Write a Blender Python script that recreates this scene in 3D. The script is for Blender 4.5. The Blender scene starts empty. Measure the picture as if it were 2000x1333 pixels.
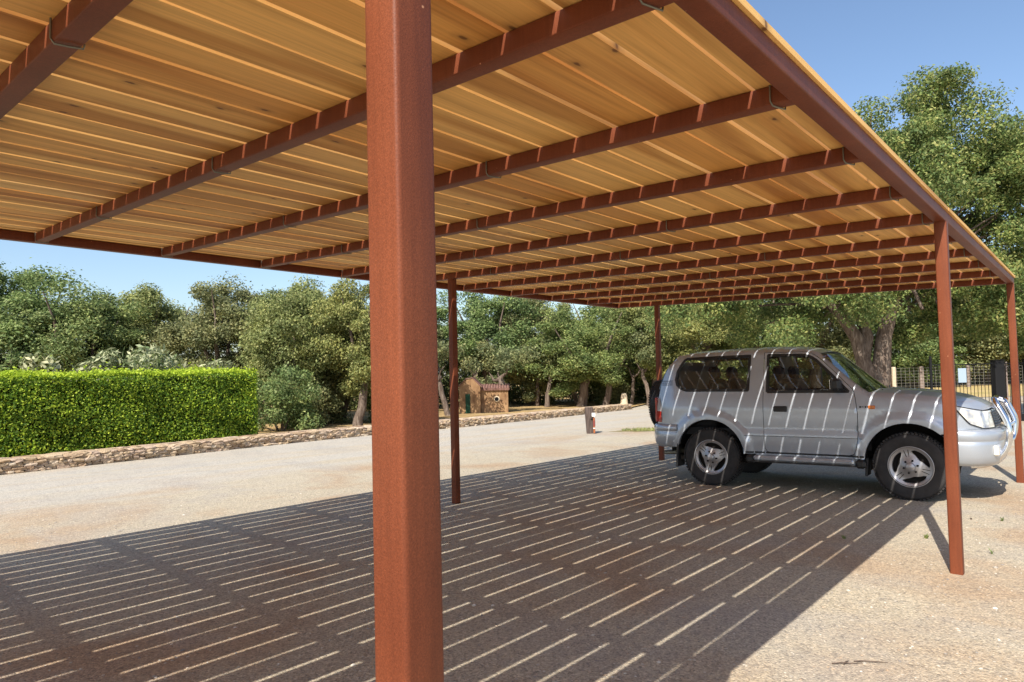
import bpy, math, random
import numpy as np
from mathutils import Vector, Matrix
from mathutils.geometry import delaunay_2d_cdt

sc = bpy.context.scene
col = sc.collection
PI = math.pi

# ------------------------------------------------------------------ camera, sky, sun, exposure
yaw, pitch, roll = math.radians(-40.835), math.radians(2.305), math.radians(-1.275)
fw = Vector((math.sin(yaw) * math.cos(pitch), math.cos(yaw) * math.cos(pitch), math.sin(pitch)))
rt0 = Vector((math.cos(yaw), -math.sin(yaw), 0))
up0 = rt0.cross(fw)
rt = rt0 * math.cos(roll) + up0 * math.sin(roll)
up = -rt0 * math.sin(roll) + up0 * math.cos(roll)
cam = bpy.data.cameras.new('camera')
cam_o = bpy.data.objects.new('camera', cam)
col.objects.link(cam_o)
cam_o.matrix_world = Matrix(((rt.x, up.x, -fw.x, 7.039), (rt.y, up.y, -fw.y, -1.751), (rt.z, up.z, -fw.z, 1.6), (0, 0, 0, 1)))
cam.sensor_width = 36
cam.lens = 36 * 1325.94 / 2000
cam.clip_end = 2000
sc.camera = cam_o

SUN = Vector((.247, -.98, 1.0)).normalized()
elev = math.asin(SUN.z)
w = bpy.data.worlds.new('World')
sc.world = w
w.use_nodes = True
nt = w.node_tree
sky = nt.nodes.new('ShaderNodeTexSky')
sky.sky_type = 'NISHITA'
sky.sun_disc = False
sky.sun_elevation = elev
sky.sun_rotation = math.atan2(SUN.x, SUN.y)
sky.air_density = 1.0
sky.dust_density = 1.3
sky.ozone_density = 2.6
nt.links.new(sky.outputs[0], nt.nodes['Background'].inputs[0])
nt.nodes['Background'].inputs[1].default_value = 0.135
sl = bpy.data.lights.new('sun', 'SUN')
sl.energy = 5.0
sl.angle = math.radians(0.35)
sl.color = (1.0, .935, .83)
so = bpy.data.objects.new('sun', sl)
col.objects.link(so)
so.rotation_euler = SUN.to_track_quat('Z', 'Y').to_euler()
sc.view_settings.view_transform = 'Standard'
sc.view_settings.look = 'None'
sc.view_settings.exposure = 0.52
sc.view_settings.gamma = 1


# ------------------------------------------------------------------ materials
def M(name, base=(.5, .5, .5), rough=.6, metal=0.0, spec=.5, coat=0.0):
    m = bpy.data.materials.new(name)
    m.use_nodes = True
    p = m.node_tree.nodes['Principled BSDF']
    p.inputs['Base Color'].default_value = (*base, 1)
    p.inputs['Roughness'].default_value = rough
    p.inputs['Metallic'].default_value = metal
    p.inputs['Specular IOR Level'].default_value = spec
    p.inputs['Coat Weight'].default_value = coat
    return m, m.node_tree, p


def N(t, typ, **kw):
    n = t.nodes.new(typ)
    for k, v in kw.items():
        if k.startswith('i_'):
            key = k[2:].replace('_', ' ')
            n.inputs[key].default_value = v
        else:
            setattr(n, k, v)
    return n


def ramp(t, src, stops, interp='LINEAR'):
    r = t.nodes.new('ShaderNodeValToRGB')
    r.color_ramp.interpolation = interp
    e = r.color_ramp.elements
    while len(e) > 1:
        e.remove(e[-1])
    e[0].position = stops[0][0]
    e[0].color = (*stops[0][1], 1)
    for p_, c_ in stops[1:]:
        x = e.new(p_)
        x.color = (*c_, 1)
    t.links.new(src, r.inputs[0])
    return r.outputs[0]


def noise(t, vec, scale, detail=4, rough=.55, dist=0.0):
    n = t.nodes.new('ShaderNodeTexNoise')
    n.inputs['Scale'].default_value = scale
    n.inputs['Detail'].default_value = detail
    n.inputs['Roughness'].default_value = rough
    n.inputs['Distortion'].default_value = dist
    if vec is not None:
        t.links.new(vec, n.inputs['Vector'])
    return n.outputs['Fac']


def mixc(t, fac, a, b, mode='MIX'):
    m = t.nodes.new('ShaderNodeMix')
    m.data_type = 'RGBA'
    m.blend_type = mode
    for sock, v in ((m.inputs[0], fac), (m.inputs[6], a), (m.inputs[7], b)):
        if isinstance(v, (int, float)):
            sock.default_value = v
        elif isinstance(v, tuple):
            sock.default_value = (*v, 1)
        else:
            t.links.new(v, sock)
    return m.outputs[2]


def math_n(t, op, a, b=None, clamp=False):
    m = t.nodes.new('ShaderNodeMath')
    m.operation = op
    m.use_clamp = clamp
    for s, v in ((m.inputs[0], a), (m.inputs[1], b)):
        if v is None:
            continue
        if isinstance(v, (int, float)):
            s.default_value = v
        else:
            t.links.new(v, s)
    return m.outputs[0]


def mapping(t, vec, scale=(1, 1, 1), rot=(0, 0, 0)):
    m = t.nodes.new('ShaderNodeMapping')
    m.inputs['Scale'].default_value = scale
    m.inputs['Rotation'].default_value = rot
    t.links.new(vec, m.inputs['Vector'])
    return m.outputs[0]


def bump(t, p, h, strength, dist):
    b = t.nodes.new('ShaderNodeBump')
    b.inputs['Strength'].default_value = strength
    b.inputs['Distance'].default_value = dist
    t.links.new(h, b.inputs['Height'])
    t.links.new(b.outputs[0], p.inputs['Normal'])


def pos(t):
    return t.nodes.new('ShaderNodeNewGeometry').outputs['Position']


MAT = {}


def gravel():
    m, t, p = M('gravel', rough=.95, spec=.1)
    P = pos(t)
    sep = t.nodes.new('ShaderNodeSeparateXYZ')
    t.links.new(P, sep.inputs[0])
    big = noise(t, P, .55, 3, .6, .4)
    streak = noise(t, mapping(t, P, (1.3, .16, 1), (0, 0, .08)), 1.0, 4, .6)
    fine = noise(t, P, 55, 4, .7)
    base = ramp(t, fine, [(.28, (.215, .185, .14)), (.42, (.43, .37, .275)), (.60, (.525, .455, .345)), (.78, (.72, .66, .54))])
    rust = ramp(t, big, [(.47, (0, 0, 0)), (.66, (1, 1, 1))])
    c = mixc(t, math_n(t, 'MULTIPLY', rust, .60), base, (.40, .255, .15))
    # compacted, paler wheel-worn lane near the stone wall
    lane = t.nodes.new('ShaderNodeMapRange')
    lane.interpolation_type = 'SMOOTHSTEP'
    lane.inputs['From Min'].default_value = -2.2
    lane.inputs['From Max'].default_value = -5.6
    wob = math_n(t, 'ADD', sep.outputs[0], math_n(t, 'MULTIPLY', math_n(t, 'SUBTRACT', streak, .5), 5.0))
    t.links.new(wob, lane.inputs['Value'])
    pale = ramp(t, noise(t, P, 30, 2, .6), [(.3, (.425, .39, .335)), (.7, (.545, .505, .44))])
    pale2 = mixc(t, ramp(t, streak, [(.45, (0, 0, 0)), (.62, (.55, .55, .55))]), pale, (.50, .41, .29))
    c = mixc(t, math_n(t, 'MULTIPLY', lane.outputs[0], .85), c, pale2)
    worn = noise(t, mapping(t, P, (.5, .9, 1), (0, 0, .5)), 1.0, 4, .6, .6)
    c = mixc(t, ramp(t, worn, [(.5, (0, 0, 0)), (.68, (.55, .55, .55))]), c, (.40, .365, .32))
    vo = t.nodes.new('ShaderNodeTexVoronoi')
    vo.inputs['Scale'].default_value = 95
    t.links.new(P, vo.inputs['Vector'])
    cellg = t.nodes.new('ShaderNodeRGBToBW')
    t.links.new(vo.outputs['Color'], cellg.inputs[0])
    c = mixc(t, .8, c, ramp(t, cellg.outputs[0], [(.1, (.46, .48, .54)), (.35, (.82, .84, .87)), (.72, (1.02, 1.02, 1.02)), (.9, (1.34, 1.33, 1.3))]), 'MULTIPLY')
    v3 = t.nodes.new('ShaderNodeTexVoronoi')
    v3.inputs['Scale'].default_value = 26
    t.links.new(P, v3.inputs['Vector'])
    c3 = t.nodes.new('ShaderNodeRGBToBW')
    t.links.new(v3.outputs['Color'], c3.inputs[0])
    c = mixc(t, .3, c, ramp(t, c3.outputs[0], [(.15, (.62, .64, .7)), (.4, (1, 1, 1)), (.85, (1.12, 1.1, 1.05))]), 'MULTIPLY')
    t.links.new(c, p.inputs['Base Color'])
    h = math_n(t, 'ADD', math_n(t, 'MULTIPLY', vo.outputs['Distance'], -1.0), math_n(t, 'MULTIPLY', noise(t, P, 12, 4, .6), 1.6))
    bump(t, p, h, .5, .010)
    return m


MAT['gravel'] = gravel()


def dryground(name, a, b, c3):
    m, t, p = M(name, rough=.95, spec=.1)
    P = pos(t)
    n1 = noise(t, P, .7, 5, .65)
    c = ramp(t, n1, [(.3, a), (.5, b), (.7, c3)])
    c = mixc(t, .5, c, ramp(t, noise(t, P, 14, 4, .7), [(.3, (.5, .5, .5)), (.7, (1.3, 1.3, 1.2))]), 'MULTIPLY')
    t.links.new(c, p.inputs['Base Color'])
    bump(t, p, noise(t, P, 9, 5, .7), .8, .05)
    return m


MAT['dry'] = dryground('dry_grass', (.22, .13, .06), (.42, .29, .14), (.52, .38, .20))
MAT['verge'] = dryground('straw_grass', (.36, .30, .11), (.50, .38, .17), (.58, .42, .22))
MAT['tuft'] = dryground('green_patch', (.10, .11, .04), (.20, .18, .07), (.34, .25, .13))


def steel():
    m, t, p = M('rust_red_steel', rough=.5, spec=.22)
    P = pos(t)
    n1 = noise(t, P, 3.0, 3, .5)
    c = ramp(t, n1, [(.3, (.155, .041, .018)), (.7, (.205, .059, .026))])
    c = mixc(t, .9, c, ramp(t, noise(t, P, 330, 3, .7), [(.3, (.72, .70, .68)), (.55, (1, 1, 1)), (.75, (1.4, 1.35, 1.25))]), 'MULTIPLY')
    v = t.nodes.new('ShaderNodeTexVoronoi')
    v.inputs['Scale'].default_value = 9
    t.links.new(P, v.inputs['Vector'])
    dot = ramp(t, v.outputs['Distance'], [(.0, (1, 1, 1)), (.022, (1, 1, 1)), (.03, (0, 0, 0))])
    c = mixc(t, dot, c, (.62, .30, .16))
    t.links.new(c, p.inputs['Base Color'])
    drip = noise(t, mapping(t, P, (60, 60, 3)), 1.0, 3, .6)
    c = mixc(t, .35, c, ramp(t, drip, [(.35, (.72, .74, .78)), (.6, (1.12, 1.12, 1.1))]), 'MULTIPLY')
    t.links.new(c, p.inputs['Base Color'])
    bump(t, p, noise(t, P, 300, 3, .6), .18, .003)
    return m


MAT['steel'] = steel()


def wood():
    m, t, p = M('pine_board', rough=.62, spec=.25)
    tc = t.nodes.new('ShaderNodeTexCoord')
    oi = t.nodes.new('ShaderNodeObjectInfo')
    off = t.nodes.new('ShaderNodeVectorMath')
    off.operation = 'ADD'
    cmb = t.nodes.new('ShaderNodeCombineXYZ')
    r100 = math_n(t, 'MULTIPLY', oi.outputs['Random'], 57.0)
    t.links.new(r100, cmb.inputs[0])
    t.links.new(r100, cmb.inputs[1])
    t.links.new(r100, cmb.inputs[2])
    t.links.new(tc.outputs['Object'], off.inputs[0])
    t.links.new(cmb.outputs[0], off.inputs[1])
    V = off.outputs[0]
    g1 = noise(t, mapping(t, V, (14, .55, 14)), 1.0, 5, .6, .6)
    g2 = noise(t, mapping(t, V, (90, 1.6, 90)), 1.0, 3, .6, .2)
    g3 = noise(t, mapping(t, V, (5, .35, 5)), 1.0, 2, .5, .3)
    tone = ramp(t, oi.outputs['Random'], [(0, (.76, .42, .125)), (.2, (.88, .56, .205)), (.4, (.84, .50, .165)), (.55, (.68, .33, .088)), (.7, (.90, .58, .215)), (.85, (.80, .45, .145)), (1, (.90, .60, .25))])
    c = mixc(t, .6, tone, ramp(t, g1, [(.28, (.60, .48, .38)), (.45, (.95, .92, .88)), (.62, (1.12, 1.1, 1.05)), (.78, (.78, .68, .56))]), 'MULTIPLY')
    c = mixc(t, .4, c, ramp(t, g2, [(.3, (.74, .68, .6)), (.6, (1.08, 1.06, 1.02))]), 'MULTIPLY')
    c = mixc(t, .75, c, ramp(t, g3, [(.38, (.62, .46, .32)), (.50, (1.0, .97, .92)), (.7, (1.06, 1.05, 1.03))]), 'MULTIPLY')
    # knots
    vo = t.nodes.new('ShaderNodeTexVoronoi')
    vo.inputs['Scale'].default_value = 1
    vo.voronoi_dimensions = '2D'
    dn = t.nodes.new('ShaderNodeTexNoise')
    dn.inputs['Scale'].default_value = 18
    t.links.new(V, dn.inputs['Vector'])
    vm = t.nodes.new('ShaderNodeVectorMath')
    vm.operation = 'MULTIPLY_ADD'
    t.links.new(dn.outputs['Color'], vm.inputs[0])
    vm.inputs[1].default_value = (.13, .13, .0)
    t.links.new(mapping(t, V, (7, 3.2, .01)), vm.inputs[2])
    t.links.new(vm.outputs[0], vo.inputs['Vector'])
    gate = t.nodes.new('ShaderNodeRGBToBW')
    t.links.new(vo.outputs['Color'], gate.inputs[0])
    kn = ramp(t, vo.outputs['Distance'], [(.0, (1, 1, 1)), (.045, (.95, .95, .95)), (.065, (.45, .45, .45)), (.10, (.22, .22, .22)), (.22, (0, 0, 0))])
    kf = math_n(t, 'MULTIPLY', kn, math_n(t, 'GREATER_THAN', gate.outputs[0], .76))
    c = mixc(t, math_n(t, 'MULTIPLY', kf, .9), c, (.13, .05, .022))
    t.links.new(c, p.inputs['Base Color'])
    bump(t, p, g2, .15, .003)
    return m


MAT['wood'] = wood()


def leaf(name, cols, trans=.28, rough=.5, var=.75):
    m, t, p = M(name, rough=rough + .1, spec=.22)
    g = t.nodes.new('ShaderNodeNewGeometry')
    n = len(cols)
    c = ramp(t, g.outputs['Random Per Island'], [(i / (n - 1), cols[i]) for i in range(n)])
    oi = t.nodes.new('ShaderNodeObjectInfo')
    c = mixc(t, var, c, ramp(t, noise(t, g.outputs['Position'], 1.3, 4, .65), [(.36, (.40, .50, .46)), (.50, (.95, .97, .9)), (.64, (1.42, 1.36, 1.12))]), 'MULTIPLY')  # lit and shaded clumps painted into the leaf colour as noise
    c = mixc(t, .5, c, ramp(t, oi.outputs['Random'], [(0, (.85, .95, .95)), (.5, (1.05, 1, .95)), (1, (1.2, 1.1, .9))]), 'MULTIPLY')
    t.links.new(c, p.inputs['Base Color'])
    tr = t.nodes.new('ShaderNodeBsdfTranslucent')
    t.links.new(c, tr.inputs[0])
    mx = t.nodes.new('ShaderNodeMixShader')
    mx.inputs[0].default_value = trans
    t.links.new(p.outputs[0], mx.inputs[1])
    t.links.new(tr.outputs[0], mx.inputs[2])
    t.links.new(mx.outputs[0], t.nodes['Material Output'].inputs[0])
    return m


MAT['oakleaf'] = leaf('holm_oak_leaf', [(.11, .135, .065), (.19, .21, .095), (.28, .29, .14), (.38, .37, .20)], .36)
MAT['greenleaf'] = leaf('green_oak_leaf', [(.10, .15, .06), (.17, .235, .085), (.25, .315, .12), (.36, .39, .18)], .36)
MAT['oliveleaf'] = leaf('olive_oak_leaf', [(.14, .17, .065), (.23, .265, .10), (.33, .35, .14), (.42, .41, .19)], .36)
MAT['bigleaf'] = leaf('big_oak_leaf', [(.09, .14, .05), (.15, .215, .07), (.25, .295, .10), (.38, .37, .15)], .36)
MAT['hedgeleaf'] = leaf('hedge_leaf', [(.05, .115, .014), (.11, .21, .024), (.23, .35, .035), (.48, .60, .07)], .35, .42, .45)  # leaf tones carry painted highlights and the darker shade between
MAT['hedgetop'] = leaf('hedge_sunlit_leaf', [(.30, .42, .03), (.48, .60, .05), (.60, .68, .08)], .4, .45, .2)  # brighter copy of the hedge leaf, sunlight painted into its colour
MAT['paleleaf'] = leaf('pale_shrub_leaf', [(.14, .19, .08), (.30, .33, .17), (.45, .46, .28), (.55, .52, .32)], .2, .45, .3)
MAT['farleaf'] = leaf('woodland_leaf', [(.06, .085, .035), (.12, .145, .06), (.19, .21, .08)], .25)


def bark():
    m, t, p = M('bark', rough=.9, spec=.1)
    P = pos(t)
    V = mapping(t, P, (9, 9, 2.2))
    n1 = noise(t, V, 1.2, 5, .65, .5)
    t.links.new(ramp(t, n1, [(.3, (.06, .04, .03)), (.5, (.16, .12, .095)), (.7, (.27, .22, .18))]), p.inputs['Base Color'])
    bump(t, p, n1, .8, .06)
    return m


MAT['bark'] = bark()


def stone():
    m, t, p = M('dry_stone', rough=.9, spec=.15)
    g = t.nodes.new('ShaderNodeNewGeometry')
    c = ramp(t, g.outputs['Random Per Island'], [(0, (.36, .25, .17)), (.3, (.47, .36, .24)), (.6, (.58, .46, .33)), (.85, (.44, .34, .27)), (1, (.64, .54, .42))])
    n1 = noise(t, g.outputs['Position'], 16, 5, .65)
    c = mixc(t, .7, c, ramp(t, n1, [(.3, (.55, .5, .46)), (.7, (1.25, 1.2, 1.1))]), 'MULTIPLY')
    t.links.new(c, p.inputs['Base Color'])
    bump(t, p, n1, .7, .03)
    return m


MAT['stone'] = stone()


def simple_noise(name, a, b, sc_, rough=.8, spec=.2, bs=.4, bd=.02, stretch=(1, 1, 1)):
    m, t, p = M(name, rough=rough, spec=spec)
    P = mapping(t, pos(t), stretch)
    n1 = noise(t, P, sc_, 5, .65)
    t.links.new(ramp(t, n1, [(.3, a), (.7, b)]), p.inputs['Base Color'])
    bump(t, p, n1, bs, bd)
    return m


MAT['wallcore'] = simple_noise('wall_mortar', (.30, .21, .13), (.50, .37, .25), 7, .95, .1, .8, .05)
MAT['ochre'] = simple_noise('ochre_render', (.16, .085, .045), (.44, .28, .15), 3.4, .9, .1, .5, .04, (1, 1, .6))
MAT['rooftile'] = simple_noise('clay_tile', (.13, .07, .055), (.30, .17, .14), 9, .9, .1)
MAT['greendoor'] = simple_noise('green_paint', (.010, .045, .025), (.018, .07, .04), 5, .6)
MAT['timber'] = simple_noise('weathered_timber', (.05, .038, .033), (.14, .105, .09), 4, .9, .1, .8, .03, (9, 9, .9))
MAT['palestone'] = simple_noise('pale_stone', (.50, .40, .27), (.66, .55, .40), 6, .9, .1)
MAT['rustpost'] = simple_noise('rusty_pillar', (.30, .09, .035), (.42, .15, .06), 6, .8, .2)
MAT['greypost'] = simple_noise('grey_concrete', (.20, .15, .13), (.32, .26, .23), 6, .9, .1)
MAT['black'] = M('black_steel', (.010, .010, .011), .6, 0, .25)[0]
MAT['wire'] = M('galvanised_wire', (.22, .21, .18), .6, .2)[0]
MAT['clip'] = M('clip_wire', (.22, .22, .18), .4, .7)[0]
MAT['sign'] = M('sign_sheet', (.33, .42, .52), .5)[0]
MAT['white'] = M('white_plastic', (.8, .79, .76), .5)[0]
MAT['red'] = M('red_paint', (.22, .045, .035), .6)[0]
MAT['lampglass'] = M('lamp_glass', (.55, .60, .68), .2)[0]
MAT['rubber'] = simple_noise('tyre_rubber', (.020, .019, .020), (.045, .041, .040), 9, .75, .3, .3, .004)
MAT['trim'] = M('black_trim', (.014, .014, .015), .45)[0]
MAT['under'] = M('underbody', (.018, .016, .015), .9, 0, .1)[0]
MAT['cabin'] = M('cabin_cloth', (.020, .021, .024), .85)[0]
MAT['chrome'] = M('chrome', (.78, .78, .80), .10, 1.0)[0]
MAT['alloy'] = M('alloy', (.42, .41, .42), .42, .75)[0]
MAT['amber'] = M('amber_lens', (.60, .16, .02), .25, 0, .5, .5)[0]
MAT['redlens'] = M('red_lens', (.38, .012, .012), .2, 0, .5, .6)[0]
MAT['clearlens'] = M('reversing_lens', (.45, .44, .46), .2, 0, .5, .6)[0]
MAT['grille'] = M('grille', (.045, .055, .075), .35, .3)[0]


def paint():
    m, t, p = M('silver_paint', (.50, .50, .51), .36, .50, .5, .6)
    p.inputs['Coat Roughness'].default_value = .06
    P = pos(t)
    n1 = noise(t, P, 900, 1, .5)
    c = ramp(t, n1, [(.3, (.37, .405, .46)), (.7, (.47, .51, .57))])
    dirt = noise(t, P, 3, 4, .6)
    sep = t.nodes.new('ShaderNodeSeparateXYZ')
    t.links.new(P, sep.inputs[0])
    c = mixc(t, ramp(t, dirt, [(.5, (0, 0, 0)), (.8, (.18, .18, .18))]), c, (.46, .42, .37))
    t.links.new(c, p.inputs['Base Color'])
    return m


MAT['paint'] = paint()


def headlens():
    m, t, p = M('headlight_lens', (.62, .60, .52), .16, .15, .5, .9)
    tc = t.nodes.new('ShaderNodeTexCoord')
    wv = t.nodes.new('ShaderNodeTexWave')
    wv.inputs['Scale'].default_value = 9
    t.links.new(tc.outputs['Object'], wv.inputs[0])
    vo = noise(t, tc.outputs['Object'], 7, 2)
    t.links.new(ramp(t, vo, [(.35, (.30, .33, .40)), (.5, (.72, .70, .62)), (.7, (.85, .83, .76))]), p.inputs['Base Color'])
    bump(t, p, wv.outputs['Fac'], .25, .004)
    return m


MAT['headlens'] = headlens()


def glass():
    m = bpy.data.materials.new('tinted_glass')
    m.use_nodes = True
    t = m.node_tree
    t.nodes.remove(t.nodes['Principled BSDF'])
    tr = t.nodes.new('ShaderNodeBsdfTransparent')
    tr.inputs[0].default_value = (.78, .84, .82, 1)
    gl = t.nodes.new('ShaderNodeBsdfGlossy')
    gl.inputs['Roughness'].default_value = .015
    gl.inputs[0].default_value = (.9, .95, 1, 1)
    fr = t.nodes.new('ShaderNodeFresnel')
    fr.inputs[0].default_value = 1.5
    f2 = math_n(t, 'MULTIPLY_ADD', fr.outputs[0], 1.25)
    f2.node.inputs[2].default_value = .02
    df = t.nodes.new('ShaderNodeBsdfDiffuse')
    df.inputs[0].default_value = (.24, .27, .30, 1)
    m1 = t.nodes.new('ShaderNodeMixShader')
    m1.inputs[0].default_value = .03
    t.links.new(tr.outputs[0], m1.inputs[1])
    t.links.new(df.outputs[0], m1.inputs[2])
    mx = t.nodes.new('ShaderNodeMixShader')
    t.links.new(f2, mx.inputs[0])
    t.links.new(m1.outputs[0], mx.inputs[1])
    t.links.new(gl.outputs[0], mx.inputs[2])
    t.links.new(mx.outputs[0], t.nodes['Material Output'].inputs[0])
    return m


MAT['glass'] = glass()


# ------------------------------------------------------------------ mesh helpers
class MB:
    def __init__(s):
        s.v = []
        s.f = []
        s.sm = []

    def add(s, vs, fs, smooth=False):
        o = len(s.v)
        s.v += [tuple(v) for v in vs]
        s.f += [tuple(i + o for i in f) for f in fs]
        s.sm += [smooth] * len(fs)
        return s

    def box(s, c, d, R=None, bev=0.0):
        hx, hy, hz = d[0] / 2, d[1] / 2, d[2] / 2
        if bev <= 0:
            vs = [Vector((x, y, z)) for x in (-hx, hx) for y in (-hy, hy) for z in (-hz, hz)]
            fs = [(0, 1, 3, 2), (4, 6, 7, 5), (0, 4, 5, 1), (2, 3, 7, 6), (0, 2, 6, 4), (1, 5, 7, 3)]
        else:
            b = min(bev, hx * .9, hy * .9, hz * .9)
            vs = []
            idx = {}
            for sx in (-1, 1):
                for sy in (-1, 1):
                    for sz in (-1, 1):
                        for k in range(3):
                            q = [sx * (hx - b), sy * (hy - b), sz * (hz - b)]
                            q[k] += (sx, sy, sz)[k] * b
                            idx[(sx, sy, sz, k)] = len(vs)
                            vs.append(Vector(q))
            fs = []
            for k in range(3):
                a, c2 = (k + 1) % 3, (k + 2) % 3
                for sg in (-1, 1):
                    ring = []
                    for (p_, q_) in ((-1, -1), (1, -1), (1, 1), (-1, 1)):
                        t3 = [0, 0, 0]
                        t3[k] = sg
                        t3[a] = p_
                        t3[c2] = q_
                        ring.append(idx[(*t3, k)])
                    fs.append(tuple(ring if sg > 0 else ring[::-1]))
                for p_ in (-1, 1):
                    for q_ in (-1, 1):
                        def key(sg, kk):
                            t3 = [0, 0, 0]
                            t3[k] = sg
                            t3[a] = p_
                            t3[c2] = q_
                            return idx[(*t3, kk)]
                        r = (key(-1, a), key(1, a), key(1, c2), key(-1, c2))
                        fs.append(r if p_ * q_ > 0 else r[::-1])
            for sx in (-1, 1):
                for sy in (-1, 1):
                    for sz in (-1, 1):
                        r = tuple(idx[(sx, sy, sz, k)] for k in range(3))
                        fs.append(r if sx * sy * sz > 0 else r[::-1])
        c = Vector(c)
        vs = [(R @ v if R else v) + c for v in vs]
        return s.add(vs, fs)

    def tube(s, pts, rads, n=10, cap=True, smooth=True):
        pts = [Vector(p_) for p_ in pts]
        if isinstance(rads, (int, float)):
            rads = [rads] * len(pts)
        vs = []
        fs = []
        t0 = (pts[1] - pts[0]).normalized()
        ref = Vector((0, 0, 1)) if abs(t0.z) < .9 else Vector((1, 0, 0))
        nrm = t0.cross(ref).normalized()
        for i, p_ in enumerate(pts):
            a = pts[max(i - 1, 0)]
            b = pts[min(i + 1, len(pts) - 1)]
            tt = (b - a).normalized()
            nrm = (nrm - tt * nrm.dot(tt)).normalized()
            bn = tt.cross(nrm)
            for k in range(n):
                an = 2 * PI * k / n
                vs.append(p_ + (nrm * math.cos(an) + bn * math.sin(an)) * rads[i])
        for i in range(len(pts) - 1):
            for k in range(n):
                k2 = (k + 1) % n
                fs.append((i * n + k, i * n + k2, (i + 1) * n + k2, (i + 1) * n + k))
        s.add(vs, fs, smooth)
        if cap:
            s.add(vs[:n], [tuple(range(n))[::-1]])
            s.add(vs[-n:], [tuple(range(n))])
        return s

    def lathe(s, prof, n=48, axis='Y', smooth=True, c=(0, 0, 0)):
        vs = []
        fs = []
        m = len(prof)
        for k in range(n):
            a = 2 * PI * k / n
            for r, h in prof:
                x, z = r * math.cos(a), r * math.sin(a)
                vs.append((c[0] + x, c[1] + h, c[2] + z) if axis == 'Y' else (c[0] + x, c[1] + z, c[2] + h))
        for k in range(n):
            k2 = (k + 1) % n
            for i in range(m - 1):
                f = (k * m + i, k * m + i + 1, k2 * m + i + 1, k2 * m + i)
                fs.append(f if axis == 'Y' else f[::-1])
        return s.add(vs, fs, smooth)

    def grid(s, P, nu, nv, smooth=True, flip=False):
        vs = [P(i / nu, j / nv) for i in range(nu + 1) for j in range(nv + 1)]
        fs = []
        for i in range(nu):
            for j in range(nv):
                f = (i * (nv + 1) + j, (i + 1) * (nv + 1) + j, (i + 1) * (nv + 1) + j + 1, i * (nv + 1) + j + 1)
                fs.append(f[::-1] if flip else f)
        return s.add(vs, fs, smooth)

    def build(s, name, mat, parent=None, label=None):
        me = bpy.data.meshes.new(name)
        me.from_pydata(s.v, [], s.f)
        me.polygons.foreach_set('use_smooth', s.sm)
        me.materials.append(mat)
        me.update()
        o = bpy.data.objects.new(name, me)
        col.objects.link(o)
        if parent:
            o.parent = parent
        if label:
            o['label'] = label
        return o


def tag(o, label=None, cat=None, group=None, kind=None):
    if label:
        o['label'] = label
    if cat:
        o['category'] = cat
    if group:
        o['group'] = group
    if kind:
        o['kind'] = kind
    return o


def empty(name, loc=(0, 0, 0), rz=0.0):
    o = bpy.data.objects.new(name, None)
    o.empty_display_size = .2
    o.location = loc
    o.rotation_euler = (0, 0, rz)
    col.objects.link(o)
    return o


def sst(a, b, x):
    t = min(1, max(0, (x - a) / (b - a)))
    return t * t * (3 - 2 * t)


def interp(xs, ys, x):
    return float(np.interp(x, xs, ys))


def zg(x, y):
    return .0145 * (min(max(x, -16), 14) - 6.17) - .014 * (min(max(y, -10), 28) - 4.24)


# ------------------------------------------------------------------ ground
def ground():
    xs = [-400, -150, -70, -40, -28, -20, -16] + list(np.arange(-15, 14.1, 1.0)) + [18, 30, 60, 150, 400]
    ys = [-400, -120, -40, -20, -10] + list(np.arange(-9, 28.1, 1.0)) + [34, 44, 60, 90, 160, 500]
    b = MB()
    vs = [(x, y, zg(x, y)) for x in xs for y in ys]
    ny = len(ys)
    fs = [(i * ny + j, (i + 1) * ny + j, (i + 1) * ny + j + 1, i * ny + j + 1) for i in range(len(xs) - 1) for j in range(ny - 1)]
    b.add(vs, fs, True)
    tag(b.build('ground', MAT['gravel']), kind='structure')


ground()


def sheet(name, poly_rows, mat, lift):
    """strip between two polylines, draped on the ground"""
    b = MB()
    A, B = poly_rows
    n = len(A)
    m = 14
    vs = []
    for i in range(n):
        for j in range(m + 1):
            x = A[i][0] + (B[i][0] - A[i][0]) * j / m
            y = A[i][1] + (B[i][1] - A[i][1]) * j / m
            vs.append((x, y, zg(x, y) + lift))
    fs = [(i * (m + 1) + j, (i + 1) * (m + 1) + j, (i + 1) * (m + 1) + j + 1, i * (m + 1) + j + 1) for i in range(n - 1) for j in range(m)]
    b.add(vs, fs, True)
    return tag(b.build(name, mat), kind='structure')


WALL = [(-8.5, -9), (-8.45, -4), (-8.6, 1.6), (-8.95, 4.05), (-9.45, 7.2), (-9.65, 9.2), (-9.75, 11.1), (-9.62, 14.7), (-9.85, 19), (-10.25, 23), (-10.8, 27.8)]


def wall_x(y):
    return interp([p_[1] for p_ in WALL], [p_[0] for p_ in WALL], y)


ysl = list(np.arange(-40, 28.1, 2.0)) + [29, 31, 34, 40, 60, 120]
A = [(wall_x(max(-9, y)) - .25 + (0 if y < 28 else -.3 * (y - 28) + .0), y) for y in ysl]
sheet('dry_lawn', (A, [(-120, y) for y in ysl]), MAT['dry'], .06)
# straw-coloured grass field behind the gate, beyond a pale lane
F0 = Vector((-4.0, 50.9))
RT = Vector((.757, .654))
FW = Vector((-.654, .757))
cam2 = Vector((7.039, -1.751))


def vp(depth, side_):
    """a point on the ground laid out along the axes of the far fence"""
    q = cam2 + FW * depth + RT * side_
    return (q.x, q.y)


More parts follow.
